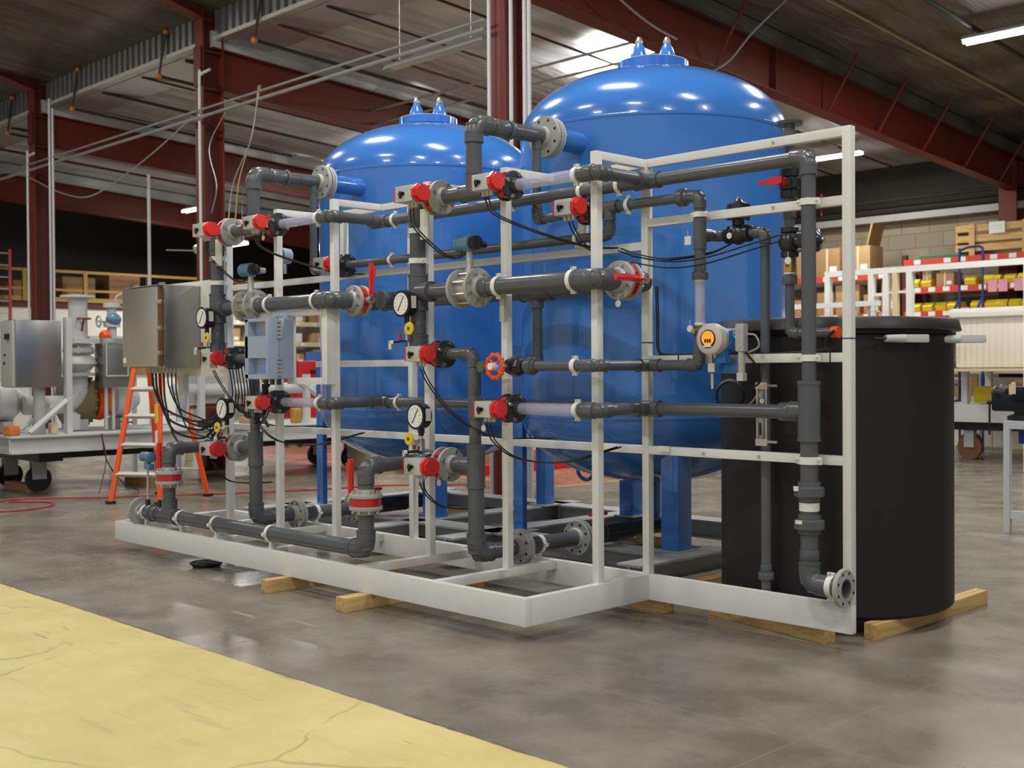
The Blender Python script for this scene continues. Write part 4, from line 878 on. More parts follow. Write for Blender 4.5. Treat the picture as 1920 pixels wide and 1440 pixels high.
# stainless cabinet at the left end
t = thing('stainless_cabinet', 'brushed stainless steel electrical cabinet at the left end of the white skid', 'cabinet', (-9.45,4.98,1.533))
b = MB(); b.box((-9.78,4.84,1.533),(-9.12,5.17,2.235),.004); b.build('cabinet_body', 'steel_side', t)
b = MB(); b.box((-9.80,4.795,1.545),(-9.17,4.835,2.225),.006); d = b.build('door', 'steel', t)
boxes('label', 'paper', d, ((-9.79,4.792,1.58),(-9.735,4.796,1.625))); boxes('rain_hood', 'steel', t, ((-9.80,4.80,2.232),(-9.12,5.175,2.24)))
for z in (1.66,1.87,2.09): b = MB(); b.box((-9.17,4.80,z-.02),(-9.145,4.83,z+.02),.003); b.cyl((-9.157,4.80,z),(-9.157,4.79,z),.009,n=8); b.build('clamp_latch', 'bolt', t)
boxes('gasket_strip', 'rust', t, ((-9.168,4.806,1.56),(-9.150,4.84,2.21)))
for dx in (.05,.52): boxes('hinge_lug', 'galv', t, ((-9.78+dx,4.86,2.24),(-9.74+dx,4.90,2.265)))
for i in range(9): MB().cyl((-9.70+.065*i,5.0,1.49),(-9.70+.065*i,5.0,1.535),.016,n=10).build('cable_gland', 'ivory', t)
# blue pressure transmitter on the inlet header
t = thing('pressure_transmitter', 'small blue grey transmitter head on a thin stem above the inlet header', 'transmitter', (-8.98,4.60,.45))
c = V(-8.98,4.60,.80); b = MB(); b.lathe(c-X_*.075, X_, [(0,.035),(.004,.042),(.035,.042),(.04,.036),(.11,.036),(.115,.042),(.145,.042),(.15,.034)], 20); b.cyl(c, c-Z_*.10, .028, n=14); b.ctr(c-Z_*.08+X_*.04,(.06,.05,.05),.006); b.build('electronics_head', 'blue_head', t); MB().cyl(c-Z_*.10, c-Z_*.35, .009, n=8).build('stem', 'bolt', t); boxes('label', 'paper', t, (c+V(-.03,-.006,.034), c+V(.02,.006,.040)))
# tags
for i, (p, lb) in enumerate((((-5.27,5.135,1.435),'round white tag hanging below the orange handwheel'),((-5.28,4.93,1.14),'round white tag hanging below the lower actuated valve, right rack'),((-5.74,4.96,.77),'round white tag under the low valve with pale flanges, right rack'),((-4.42,5.20,1.88),'round white tag under the red lever of the chest height pipe, right rack'),((-4.12,5.47,2.245),'small square white tag on the flow indicator pipe'),((-3.53,5.59,2.09),'round white tag on the feed pipe behind the tall vertical pipe'),((-4.10,5.46,1.73),'round white tag beside the foot of the flow indicator'),((-7.80,4.97,2.53),'round white tag below the upper left black flanged valve'))):
    x, y, z = p; b = MB()
    (b.box((x-.022,y,z-.03),(x+.022,y+.003,z+.02)) if i == 4 else b.cyl((x,y,z),(x,y+.003,z),.02,n=20)); b.cyl((x,y+.001,z+.015),(x,y+.001,z+.05),.0015,n=5)
    b.solo('valve_tag', 'paper', lb, 'tag', 'hanging valve tags')
b = MB(); b.box((-5.94,4.985,2.36),(-5.86,5.0,2.56),.004); b.solo('paper_tag', 'paper', 'large white paper tag hanging under the top valve of the right rack', 'tag', 'paper tags')
b = MB(); b.box((-8.54,4.985,2.36),(-8.45,5.0,2.58),.004); b.solo('paper_tag', 'paper', 'large white paper tag hanging under the top valve of the left rack', 'tag', 'paper tags')
# signal cables (pairs)
def pair(P, lb, d=(.03,0,.0)):
    cable(P, .0048, 'black cable %s, first' % lb); cable([Vector(p)+Vector(d) for p in P], .0048, 'black cable %s, second' % lb)
for k in (0, 1):
    o = DX*k; n = rl(k)
    q = lambda *a: [(x+o, y, z) for x, y, z in a]
    pair(q((-5.86,4.84,2.54),(-5.85,4.86,2.42),(-5.72,4.98,2.25),(-5.60,5.02,2.22),(-5.55,5.03,2.30)), 'from the top pale flanged valve to the flow meter, %s rack' % n)
    pair(q((-5.19,4.87,2.54),(-5.14,4.9,2.44),(-5.0,5.1,2.34),(-4.86,5.40,2.26),(-4.75,5.56,2.25)), 'looping from the upper black flanged valve, %s rack' % n)
    pair(q((-5.80,4.86,1.51),(-5.76,4.9,1.40),(-5.62,4.97,1.22),(-5.40,5.10,1.08),(-5.28,5.56,1.05)), 'looping from the mid height valve behind the drain pipe, %s rack' % n)
    pair(q((-5.19,4.87,1.17),(-5.16,4.90,1.06),(-5.05,5.0,.96),(-4.85,5.2,.94),(-4.70,5.52,1.02)), 'drooping from the lower black flanged valve, %s rack' % n)
    pair(q((-5.80,4.85,.78),(-5.78,4.88,.70),(-5.70,4.95,.62),(-5.62,5.12,.60),(-5.5,5.2,.61)), 'drooping from the low pale flanged valve, %s rack' % n)
pair([(-4.96,5.37,2.42),(-4.94,5.38,2.36),(-4.89,5.42,2.27),(-4.83,5.5,2.22)], 'below the small rear valve, right rack')
pair([(-4.50,5.30,2.20),(-4.38,5.30,2.16),(-4.25,5.40,2.13),(-4.05,5.56,2.16),(-3.95,5.66,2.22)], 'sweeping up to the hanging diaphragm valve of the right bay', d=(.02,0,.01))
pair([(-4.40,5.30,2.16),(-4.20,5.40,2.12),(-3.98,5.45,2.13),(-3.78,5.60,2.20),(-3.60,5.63,2.24)], 'sweeping across the right bay to the feed pipe valve', d=(-.01,0,-.035))
pair([(-4.49,5.64,2.0),(-4.485,5.64,1.80),(-4.48,5.64,1.62),(-4.44,5.66,1.585)], 'taped down the inner post of the right bay', d=(.014,0,0))
cable([(-4.44,5.60,1.585),(-4.2,5.60,1.584),(-3.6,5.60,1.584),(-3.25,5.60,1.60)], .005, 'black cable lying on the middle rail of the right bay')
cable([(-3.72,5.46,1.59),(-3.68,5.52,1.50),(-3.69,5.55,1.42),(-3.78,5.57,1.38)], .006, 'black cable curling below the junction box of the blue transmitter')
cable([(-3.72,5.48,1.585),(-3.66,5.50,1.62),(-3.68,5.50,1.68),(-3.72,5.48,1.69)], .006, 'grey cable curling beside the junction box of the blue transmitter', 'galv')
cable([(-3.26,5.62,1.70),(-3.31,5.62,1.66),(-3.31,5.62,1.60),(-3.26,5.61,1.585)], .009, 'bundle of wires at the right post beside the orange pipe end', 'rubber', 'wire_bundle', 'wires')
for i, (x, z, ax, lb) in enumerate(((-3.173,1.655,'p','purple tie band round the right end post'),(-4.535,1.66,'p','dark tie band round the inner post of the right bay'),(-4.28,1.555,'r','black tie on the middle rail left of the elbow'),(-4.03,1.555,'r','black tie on the middle rail at the transmitter foot'),(-3.27,1.555,'r','black tie on the middle rail near the right end post'))):
    b = MB(); b.box((x-.0265,5.584,z-.003),(x+.0265,5.638,z+.003)) if ax == 'p' else b.box((x-.003,5.584,z-.027),(x+.003,5.638,z+.027)); b.solo('cable_tie', 'purple_blue' if i == 0 else 'rubber', lb, 'tie', 'cable ties')
# cable bundle from cabinet to left rack
for i in range(7):
    z = 1.49; x = -9.66+.07*i; dz = .09*(i % 4)
    cable([(x,5.0,z),(x+.03,5.0,1.36-dz*.5),(x+.18,5.02,1.18-dz),(-9.0+.05*i,5.04,1.08-dz*.8),(-8.72,5.06,1.12-.05*i),(-8.62,5.07,1.18-.04*i)], .010 if i < 4 else .007, 'dark cable drooping from the stainless cabinet to the left rack, %s from the left' % ['first','second','third','fourth','fifth','sixth','seventh'][i], 'rubber' if i % 3 else 'pipe_iron')
for i in range(8):
    x = -8.36+.045*i
    cable([(x,5.0,1.52+.02*(i % 3)),(x+.05,5.0,1.34),(x+.02+.03*(i % 2),5.02,1.22-.02*i),(-7.94+.012*i,5.04,1.16+.02*(i%3)),(-7.86+.01*i,4.99,1.40)], .0055, 'thin black cable in the tangle below the blue grey control box, %s of eight' % ['first','second','third','fourth','fifth','sixth','seventh','last'][i], 'rubber')
cable([(-7.75,4.98,1.40),(-7.74,4.9,1.30),(-7.72,4.88,1.20),(-7.64,4.90,1.08)], .013, 'thick grey cable hanging from the control box past the lower left valve', 'pipe_iron')
# hose loops and foot under the left end
t = thing('floor_coil', 'small coil of black cable lying on the floor under the left of the front beam', 'coil', (-7.9,4.75,.0)); b = MB()
for i in range(3): b.torus((-8.05,4.60,.01+.012*i), Z_, .10+.01*i, .006, 24, 6)
b.build('coil', 'rubber', t)

# orange step ladder
t = thing('step_ladder', 'orange fibreglass step ladder with grey aluminium steps behind the stainless cabinet', 'ladder', (-12.9,6.4,0))
top = V(-12.85,6.75,1.88)
FA, FB_ = V(-12.72,6.06,0), V(-12.21,6.40,0)   # front feet: left and near the skid
BA, BB = V(-13.5,6.9,0), V(-13.18,7.28,0)
def rail(a, b_, name, m):
    d = (b_-a).normalized(); s = V(.7,.71,0); bb = MB(); w = .038; bb.tube([a, b_], .036, 4); return bb.build(name, m, t)
sd = (FB_-FA).normalized()
T1, T2 = V(-12.88,6.49,1.78), V(-12.51,6.49,1.78)*0 + V(-12.60,6.62,1.78)
r1 = rail(FA, T1, 'front_rail', 'orange'); r2 = rail(FB_, T2, 'front_rail', 'orange')
T3, T4 = V(-12.98,6.66,1.78), V(-12.70,6.84,1.78)
BA, BB = V(-13.25,6.95,0), V(-12.62,7.24,0)
rail(BA, T3, 'rear_rail', 'orange'); rail(BB, T4, 'rear_rail', 'orange')
for z in (.33,.66,.99,1.30,1.60):
    a, b_ = FA.lerp(T1, z/1.78), FB_.lerp(T2, z/1.78); bb = MB(); bb.tube([a, b_], .03, 4); bb.build('step', 'alu', t)
for z in (.33,.99): MB().tube([BA.lerp(T3, z/1.78), BB.lerp(T4, z/1.78)], .015, 6).build('rear_brace', 'alu', t)
MB().ctr((T1+T4)/2+Z_*.02, (.36,.34,.05), .01, Matrix.Rotation(.78, 3, 'Z')).build('top_cap', 'orange', t)
for p in (FA, FB_, BA, BB): boxes('foot', 'rubber', t, (p+V(-.045,-.045,0), p+V(.045,.045,.03)))
boxes('spreader', 'black', t, (V(-13.25,6.45,.9), V(-13.0,6.48,.915)))
p = FB_.lerp(T2, .58); boxes('rail_label', 'yellow', r2, (p+V(-.03,-.05,-.12), p+V(.03,-.035,.10))); p = FB_.lerp(T2, .40); boxes('rail_badge', 'paper', r2, (p+V(-.02,-.05,-.10), p+V(.02,-.036,.12))); p = FB_.lerp(T2, .80); boxes('rail_warning', 'dial', r2, (p+V(-.03,-.05,-.10), p+V(.03,-.036,.10)))

t = thing('round_transmitter', 'round blue grey transmitter behind the second post of the left rack', 'transmitter', (-7.97,5.30,2.35))
MB().lathe((-7.97,5.24,2.42), Y_, [(0,.05),(.002,.062),(.03,.065),(.08,.06),(.085,.03)], 24).build('housing', 'panel_blue', t); MB().cyl((-7.97,5.236,2.42),(-7.97,5.241,2.42),.045,n=20).build('face', 'blue_dark', t)
MB().cyl((-7.97,5.28,2.28),(-7.97,5.28,2.37),.015,n=10).build('stem', 'bolt', t)

# ================================================================ left background: grey pump skid
t = thing('pump_skid', 'long grey steel beam base of another machine resting on a wheeled dolly at far left', 'base', (-15,8.5,.50))
def hb(a, c, ax='y', z0=.53, z1=.74, par=t, m='grey_paint', nm='beam'):
    x0,y0 = a; x1,y1 = c
    w = (((x0+x1)/2-.008,y0,z0+.02),((x0+x1)/2+.008,y1,z1-.02)) if ax == 'y' else ((x0,(y0+y1)/2-.008,z0+.02),(x1,(y0+y1)/2+.008,z1-.02))
    boxes(nm, m, par, ((x0,y0,z1-.02),(x1,y1,z1)), ((x0,y0,z0),(x1,y1,z0+.02)), w)
hb((-14.16,5.45),(-14.0,11.6),m='pale_grey'); hb((-15.85,5.45),(-15.69,11.6)); hb((-15.69,5.45),(-14.16,5.6),'x'); hb((-15.69,8.4),(-14.16,8.55),'x'); boxes('deck_plate', 'pale_grey', t, ((-15.69,5.6,.70),(-14.2,11.6,.725)))
t = thing('wheeled_dolly', 'black wheeled dolly under the grey machine at far left', 'dolly', (-15,8.5,0))
boxes('dolly_frame', 'black', t, ((-15.8,5.9,.40),(-14.3,6.2,.50)), ((-15.8,10.8,.40),(-14.3,11.1,.50)), ((-14.7,6.2,.42),(-14.5,10.8,.50)), ((-15.75,6.2,.42),(-15.6,10.8,.50)))
for x, y in ((-14.7,6.05),(-15.6,6.05),(-14.7,10.9),(-15.6,10.9)):
    f = boxes('caster', 'grey_paint', t, ((x-.05,y-.09,.16),(x-.035,y+.09,.40)), ((x+.035,y-.09,.16),(x+.05,y+.09,.40)), ((x-.08,y-.1,.385),(x+.08,y+.1,.40))); MB().cyl((x-.03,y,.16),(x+.03,y,.16),.16,n=24).build('wheel', 'rubber', f)
for i, (x, y) in enumerate(((-15.4,5.9),(-14.9,7.3))): MB().box((x,y,0),(x+.7,y+.12,.10)).solo('timber_block', 'wood_dark', 'dark timber lying under the grey machine at far left, %s' % ['front one','rear one'][i], 'timber', 'dark timbers')
# enclosure on post
t = thing('steel_enclosure', 'tall stainless enclosure with small switch at the far left edge', 'cabinet', (-14.3,5.7,1.33))
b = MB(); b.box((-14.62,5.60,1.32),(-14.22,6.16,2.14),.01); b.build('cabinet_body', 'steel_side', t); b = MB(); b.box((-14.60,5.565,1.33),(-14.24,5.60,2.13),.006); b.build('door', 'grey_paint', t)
boxes('switch', 'ink', t, ((-14.40,5.53,1.90),(-14.32,5.565,1.97))); boxes('key_lock', 'ink', t, ((-14.47,5.55,1.70),(-14.45,5.565,1.73)), ((-14.49,5.55,1.60),(-14.46,5.565,1.63)))
t = thing('enclosure_frame', 'pale grey steel post with diagonal brace carrying the enclosure at far left', 'frame', (-14.2,6.2,.74))
boxes('post', 'pale_grey', t, ((-14.27,6.20,.74),(-14.17,6.27,2.18))); MB().tube([(-14.2,5.75,.77),(-14.2,6.25,1.18)], .04, 4).build('brace', 'pale_grey', t); MB().tube([(-14.6,5.75,.77),(-14.6,6.25,1.10)], .03, 4).build('brace', 'pale_grey', t)
MB().cyl((-14.4,5.95,.74),(-14.4,5.95,1.33),.07,n=16).build('pedestal', 'grey_paint', t)
# vertical pump column
t = thing('pump_column', 'grey flanged vertical pipe with valve body rising behind the far left enclosure', 'pump', (-15.0,6.75,.74))
b = MB(); b.lathe((-15,6.72,1.86), Z_, [(0,.12),(.60,.12)], 24); b.lathe((-15,6.72,2.46), Z_, [(0,.13),(.02,.22),(.05,.22),(.06,.10)], 28); b.build('riser', 'pale_grey', t)
b = MB(); b.lathe((-15,6.72,1.45), Z_, [(0,.20),(.04,.20),(.05,.14),(.10,.17),(.16,.24),(.24,.20),(.28,.15),(.31,.20),(.36,.20),(.38,.13),(.42,.20)], 24); b.sphere((-15,6.50,1.62),.14); b.build('valve_body', 'grey_paint', t)
MB().tube(arc_pts((-15,6.72,1.08), (0,0,1), (0,-1,0), .22)+[V(-15,6.0,1.08)], .12, 20).build('elbow', 'grey_paint', t); MB().cyl((-15,6.72,1.30),(-15,6.72,1.45),.12,n=20).build('spool', 'grey_paint', t)
b = MB(); b.box((-15.04,6.60,.74),(-14.96,6.72,1.02)); b.build('foot', 'pale_grey', t)
bolts(t, t, (-15,6.72,1.79), Z_, .175, 12, .05, .022)
# motors
for i, (y, lb) in enumerate(((5.45,'leftmost green and orange pump motor on the far left machine'),(7.0,'second green and orange pump motor between the enclosure and the ladder'))):
    t = thing('pump_motor', lb, 'pump', (-15.25,y,.74), 'pump motors'); c = V(-15.25,y,1.13)
    MB().lathe(c-Y_*.40, Y_, [(0,.22),(.04,.32),(.10,.345),(.30,.345),(.36,.30),(.38,.15)], 28).build('motor_casing', 'olive', t)
    b = MB()
    for k in range(18): a = 2*PI*k/18; b.box(c+V(.33*math.cos(a)-.01,-.34,.33*math.sin(a)-.01), c+V(.33*math.cos(a)+.01,-.05,.33*math.sin(a)+.02))
    b.build('cooling_fins', 'olive', t)
    MB().lathe(c, Y_, [(0,.14),(.02,.26),(.12,.28),(.20,.24),(.22,.10)], 24).build('coupling_guard', 'orange', t)
    MB().lathe(c+Y_*.24, Y_, [(0,.16),(.05,.24),(.22,.26),(.30,.18),(.42,.10)], 24).build('pump_casing', 'pale_grey', t)
    boxes('pump_foot', 'grey_paint', t, (c+V(-.25,-.3,-.39), c+V(.25,-.15,-.25))); boxes('pump_foot', 'grey_paint', t, (c+V(-.25,.3,-.39), c+V(.25,.42,-.25)))
# instrument tree with wheels
t = thing('instrument_tree', 'grey instrument manifold with small handwheels left of the stainless cabinet', 'instrument', (-14.9,7.6,.74)); IT = t
b = MB(); b.cyl((-14.9,7.30,1.93),(-14.9,8.2,1.93),.05,n=14); b.cyl((-14.9,7.62,1.93),(-14.9,7.62,2.40),.06,n=14); b.cyl((-14.9,7.62,2.1),(-14.9,7.62,2.16),.11,n=16); b.cyl((-14.9,7.62,2.36),(-14.9,7.62,2.42),.11,n=16); b.build('manifold', 'pale_grey', t)
for (y, z, ax, r, m) in ((7.72,2.45,(1,0,0),.085,'grey_paint'),(7.20,2.20,(0,0,1),.08,'rust'),(7.40,2.17,(0,1,0),.07,'grey_paint')):
    b = MB(); b.torus((-14.82,y,z), ax, r, .014, 20, 6); b.cyl(V(-14.82,y,z), V(-14.9,y if ax[1]==0 else y+.15,z-.0 if ax[2]==0 else z-.18), .014, n=8); b.build('handwheel', m, t)
MB().sphere((-14.85,7.62,2.20),.10,(1,1,.9)).build('blue_head', 'blue_head', t); MB().sphere((-14.85,7.50,1.98),.08).build('orange_cap', 'orange', t)
boxes('bracket_plate', 'pale_grey', t, ((-14.9,7.15,1.50),(-14.86,7.30,1.92)), ((-14.9,7.08,1.88),(-14.84,7.5,1.94)))
b = MB(); b.box((-15.0,7.42,1.30),(-14.75,7.86,1.95),.01); b.build('instrument_box', 'steel_side', t)
b = MB(); b.tube([(-14.73,7.46,1.45),(-14.73,7.46,1.88),(-14.73,7.76,1.88),(-14.73,7.76,1.45),(-14.73,7.46,1.45)], .012, 6); b.build('box_handle', 'alu', t)
for y in (7.52,7.62): MB().cyl((-14.88,y,.74),(-14.88,y,1.30),.025,n=10).build('stand_pipe', 'alu', t)
IT.location.y -= .48
random.seed(11)
b0 = 8.1
t = thing('machine_pipework', 'pale grey frame posts and pipework of the far left machine behind the orange ladder', 'frame', (-14.6,9.5,.74))
for y in (7.95,8.25,9.1,10.0,10.9): boxes('post', 'pale_grey', t, ((-14.66,y,.74),(-14.57,y+.08,1.45 if y > 8.5 else 2.0)))
MB().tube([(-14.6,9.9,1.35),(-14.6,10.8,.78)], .045, 4).build('brace', 'pale_grey', t)
MB().cyl((-14.7,7.9,1.25),(-14.7,10.4,1.25),.08,n=16).build('cross_pipe', 'pale_grey', t); MB().cyl((-14.9,8.2,1.00),(-14.9,10.8,1.00),.025,n=8).build('copper_pipe', 'rust', t)
boxes('cover_plate', 'grey_paint', t, ((-15.2,8.3,1.05),(-14.8,9.3,1.60)))
for i, (y, z, s, m, lb) in enumerate(((8.1,.74,(.2,.28,.09),'black','black tool bag on the far left machine deck'),(7.7,.74,(.15,.2,.08),'bright_white','crumpled white rag on the far left machine deck'),(8.75,.74,(.15,.22,.12),'card','small cardboard box on the far left machine deck, behind the ladder'),(6.05,.74,(.1,.1,.14),'cream','yellow tape roll at the foot of the enclosure frame'),(5.5,.74,(.2,.14,.12),'orange_deep','orange rag at the far left end of the machine deck'),(9.6,.74,(.12,.14,.22),'brass','brass canister on the machine deck right of the ladder'),(10.3,.74,(.2,.5,.16),'black','dark tool tray on the machine deck behind the left rack'),(10.4,.92,(.06,.35,.10),'yellow','yellow level standing on the machine deck behind the left rack'))):
    b = MB(); b.box((-14.4,y,z),(-14.4+s[0],y+s[1],z+s[2]),.025); b.solo('deck_clutter', m, lb, 'tool', 'clutter on the machine deck')
t = thing('loose_wire', 'thin dark wires hanging from the machine deck to the floor at far left', 'wire', (-14,6.5,0)); MB().tube(smooth_pts([(-13.98,6.55,.74),(-13.97,6.6,.4),(-13.9,6.5,.1),(-13.85,6.45,.01)]),.008,6).build('wire', 'rust', t); MB().tube(smooth_pts([(-13.98,6.55,.72),(-13.97,6.62,.38),(-13.9,6.8,.1),(-13.8,6.95,.01)]),.008,6).build('wire', 'black', t)
cable([(-13.6,4.9,.012),(-13.9,5.5,.012),(-13.4,6.2,.012),(-13.0,6.9,.012),(-12.6,7.6,.012),(-12.2,8.5,.012),(-12.0,9.4,.012),(-11.2,10.3,.012)], .011, 'thin red air hose snaking over the floor behind the skid', 'hose_red', 'air_hose', 'hose')
cable([(-13.4,4.6,.012),(-12.8,4.9,.012),(-12.9,5.4,.012),(-13.3,5.6,.012),(-13.7,5.3,.012)], .011, 'loop of red hose on the floor at the far left', 'hose_red', 'air_hose', 'hose')
MB().box((-13.95,4.75,.02),(-13.55,5.12,.82),.01).solo('white_cart', 'bright_white', 'edge of a white cart cut off by the left border of the photo', 'cart')
# mezzanine rail, wall ladder
t = thing('mezzanine_rail', 'dull yellow guard rail along the mezzanine at the far left wall', 'railing', (-30,14,3.34))
boxes('top_rail', 'rail_yellow', t, ((-30.05,5,4.10),(-29.98,20,4.17))); boxes('mid_rail', 'rail_yellow', t, ((-30.05,5,3.62),(-29.98,20,3.68))); boxes('kick_board', 'rail_yellow', t, ((-30.05,5,3.34),(-30.0,20,3.46)))
for y in (5.5,7.5,9.5,12.0,13.6,15.4,17.5,19.5): boxes('post', 'rail_yellow', t, ((-30.06,y,3.34),(-29.97,y+.10,4.17)))
t = thing('wall_ladder', 'red ladder fixed to the white wall at the far left edge', 'ladder', (-29.9,11.1,0))
for y in (11.05,11.6): boxes('ladder_rail', 'hose_red', t, ((-29.9,y,0),(-29.85,y+.07,4.6)))
for i in range(15): MB().cyl((-29.87,11.1,.3+.3*i),(-29.87,11.62,.3+.3*i),.015,n=6).build('rung', 'pale_grey', t)
for i in range(6): MB().box((-31.4,12+1.3*i,3.35),(-30.6,12.9+1.3*i,3.9+.15*(i % 3))).solo('storage_crate', 'wood_dark', 'dark crate stored on the mezzanine behind the yellow rail, %s from the left' % ['first','second','third','fourth','fifth','sixth'][i], 'crate', 'mezzanine crates')
# shelves far behind the left rack
def shelf_unit(x0, x1, y, zs, label, m='rack_red', dep=.9, posts='beam_dark'):
    t = thing('storage_rack', label, 'rack', ((x0+x1)/2, y, 0), 'storage racks')
    for x in (x0, x1):
        for yy in (y, y+dep): boxes('upright', posts, t, ((x-.05,yy-.04,0),(x+.05,yy+.04,zs[-1]+.1)))
    for z in zs:
        f = boxes('shelf_beam', m, t, ((x0,y-.06,z-.13),(x1,y-.01,z))); boxes('shelf_board', 'wood_dark', t, ((x0,y,z-.03),(x1,y+dep,z)))
        x = x0+.22
        while x < x1-.2: boxes('shelf_tag', 'paper', f, ((x,y-.064,z-.105),(x+.14,y-.0605,z-.015))); x += random.choice((.30,.36,.62))
    return t
ORD = ['first','second','third','fourth','fifth','sixth','seventh','eighth','ninth','tenth','eleventh','twelfth','thirteenth','fourteenth']
Y = 22.3
shelf_unit(-11.35,-8.2,Y,(1.5,2.62,3.10,3.66),'red pallet rack full of yellow bins against the block wall at right')
shelf_unit(-15.6,-11.5,Y,(1.5,2.62,3.44),'red pallet rack with cardboard boxes seen left of the right end post')
def bin_proto():
    b = MB(); b.prism([(0,0,0),(0,.40,0),(0,.40,.17),(0,.06,.17),(0,-.03,.09)], X_, .21); return b
def bins(xs, z, row, hs=1):
    global BP
    for i, x in enumerate(xs):
        o = bin_proto().solo('parts_bin', 'yellow', 'yellow plastic bin on the %s red shelf, %s from the left' % (row, ORD[i]), 'bin', 'yellow bins on the red rack', loc=(0,0,0)) if BP is None else BP.copy()
        if BP is None: BP = o
        else: COL.objects.link(o)
        o.location = (x, Y+.02+.03*(i % 3), z); o.rotation_euler = (0,0,random.uniform(-.1,.1)); o['label'] = 'yellow plastic bin on the %s red shelf, %s from the left' % (row, ORD[i])
BP = None
bins([-11.28,-11.03,-10.15,-9.78,-9.66,-9.38,-9.1,-8.85], 3.10, 'upper', 1); bins([-11.25,-11.0,-10.75,-10.48,-10.02,-9.75,-9.52,-9.28,-9.06,-8.84,-8.62], 2.62, 'lower', 1)
def carton(x, y, z, s, lb, m='card', name='cardboard_box', cat='box', group='cardboard boxes on the racks'):
    t = thing(name, lb, cat, (x,y,z), group); b = MB(); b.box((x,y,z),(x+s[0],y+s[1],z+s[2]),.008); b.build('carton', m, t)
    boxes('tape', 'cream', t, ((x+s[0]*.46,y-.002,z),(x+s[0]*.54,y,z+s[2]))) if m != 'paper' else None
    boxes('shipping_label', 'paper', t, ((x+s[0]*.6,y-.004,z+s[2]*.12),(x+s[0]*.88,y-.001,z+s[2]*.36)))
    return t
for i, (x, z, s) in enumerate(((-14.6,3.44,(.62,.5,.55)),(-13.9,3.44,(.40,.5,.58)),(-13.45,3.44,(.60,.5,.60)),(-12.7,3.44,(.55,.55,.60)),(-14.7,2.62,(.7,.5,.42)),(-13.95,2.62,(.42,.4,.35)),(-13.4,2.62,(.4,.4,.5)),(-12.95,2.62,(.55,.5,.62)),(-12.3,2.62,(.36,.5,.40)),(-11.9,2.62,(.30,.5,.66)))):
    carton(x, Y+.05, z, s, 'cardboard box on the %s shelf behind the right end post, %s from the left' % ('top' if z > 3 else 'lower', ORD[i if z > 3 else i-4]), 'card' if i % 2 else 'card_b')
b = MB(); b.box((-12.18,Y+.05,4.04),(-12.14,Y+.55,4.5),0,Matrix.Rotation(.25,3,'Y')); b.solo('box_flap', 'card_b', 'open cardboard flap standing up from the top shelf box', 'box')
carton(-10.72,Y+.05,3.10,(.36,.4,.28),'cardboard box between the yellow bins on the upper red shelf','card_b'); carton(-11.0,Y+.05,3.10,(.18,.4,.34),'stack of small beige cartons beside the bins on the upper red shelf','card')
MB().box((-11.1,Y+.1,3.66),(-10.1,Y+.5,3.74),.02).solo('green_strap', 'green', 'dark green bundle lying on the top of the red rack', 'strap')
t = thing('slatted_crate', 'open slatted wooden crate with a white notice on top of the red rack', 'crate', (-9.5,Y,3.66))
for z in (3.74,3.92,4.12): boxes('slat', 'wood', t, ((-10.3,Y,z),(-8.55,Y+.03,z+.13)))
for x in (-10.02,-9.0): boxes('batten', 'wood', t, ((x,Y-.03,3.66),(x+.11,Y,4.27)))
boxes('crate_back', 'wood_dark', t, ((-10.25,Y+.55,3.70),(-8.6,Y+.58,4.18))); boxes('notice', 'paper', t, ((-9.62,Y-.035,4.05),(-9.32,Y-.03,4.27)))
boxes('crate_side', 'wood', t, ((-8.58,Y+.03,3.7),(-8.55,Y+.55,4.27)), ((-10.3,Y+.03,3.7),(-10.27,Y+.55,4.2))); b = MB()
for z in (4.20,4.15): b.box((-9.58,Y-.038,z-.008),(-9.38,Y-.0355,z+.008))
b.build('notice_lines', 'galv', t)
for i, x in enumerate((-9.62,-9.42,-9.12)): MB().box((x,Y-.085,2.93),(x+.17,Y-.07,3.16)).solo('pink_slip', 'pink', 'pink paper slip clipped to the upper red shelf, %s of three' % ['left','middle','right'][i], 'paper', 'pink slips')
MB().box((-10.25,Y-.085,2.50),(-10.0,Y-.07,2.66)).solo('pink_slip', 'pink', 'pink paper slip on the lower red shelf behind the blue ladder', 'paper')
# pipe and beams high on block wall
along_x('wall_pipe', 'pipe_iron', 23.4, 4.85, .07, -34, 2, 'dark pipe along the top of the block wall', 'pipe'); along_x('wall_pipe', 'pipe_iron', 23.2, 5.05, .04, -34, 2, 'thinner dark pipe above the block wall', 'pipe')
MB().box((-34,23.3,4.62),(2,23.6,4.76)).solo('ledge_beam', 'grey_paint', 'dusty ledge beam along the top of the block wall', 'beam')
MB().cyl((-13.9,23.4,4.9),(-13.9,23.4,5.4),.03,n=8).solo('red_standpipe', 'rack_red', 'small red vertical pipe above the block wall', 'pipe')
# white welded frame behind black tank
t = thing('welded_structure', 'large white welded steel frame standing behind the black tank', 'frame', (-8.4,17,0)); wf = lambda n, *bb: boxes(n, 'bright_white', t, *bb)
wf('top_rail', ((-10.05,17,2.97),(-5.6,17.1,3.06)))
for x in (-10.05,-9.28,-9.03,-8.64): wf('post', ((x,17.0,0),(x+.09,17.1,2.97)))
wf('post', ((-6.85,17.0,0),(-6.76,17.1,2.97))); wf('post', ((-5.69,17,0),(-5.6,17.1,2.97)))
wf('lower_rail', ((-10.9,16.6,2.45),(-8.9,16.7,2.53))); wf('lower_post', ((-10.10,16.6,1.0),(-10.02,16.7,2.45))); wf('lower_post', ((-9.38,16.6,1.0),(-9.30,16.7,2.45)))
for z in (2.16,2.62): wf('rung', ((-9.28,17.02,z),(-9.03,17.08,z+.05)), ((-8.94,17.02,z+.03),(-8.64,17.08,z+.07)))
boxes('yellow_upright', 'cream', t, ((-8.87,17.0,0),(-8.79,17.1,2.97)))
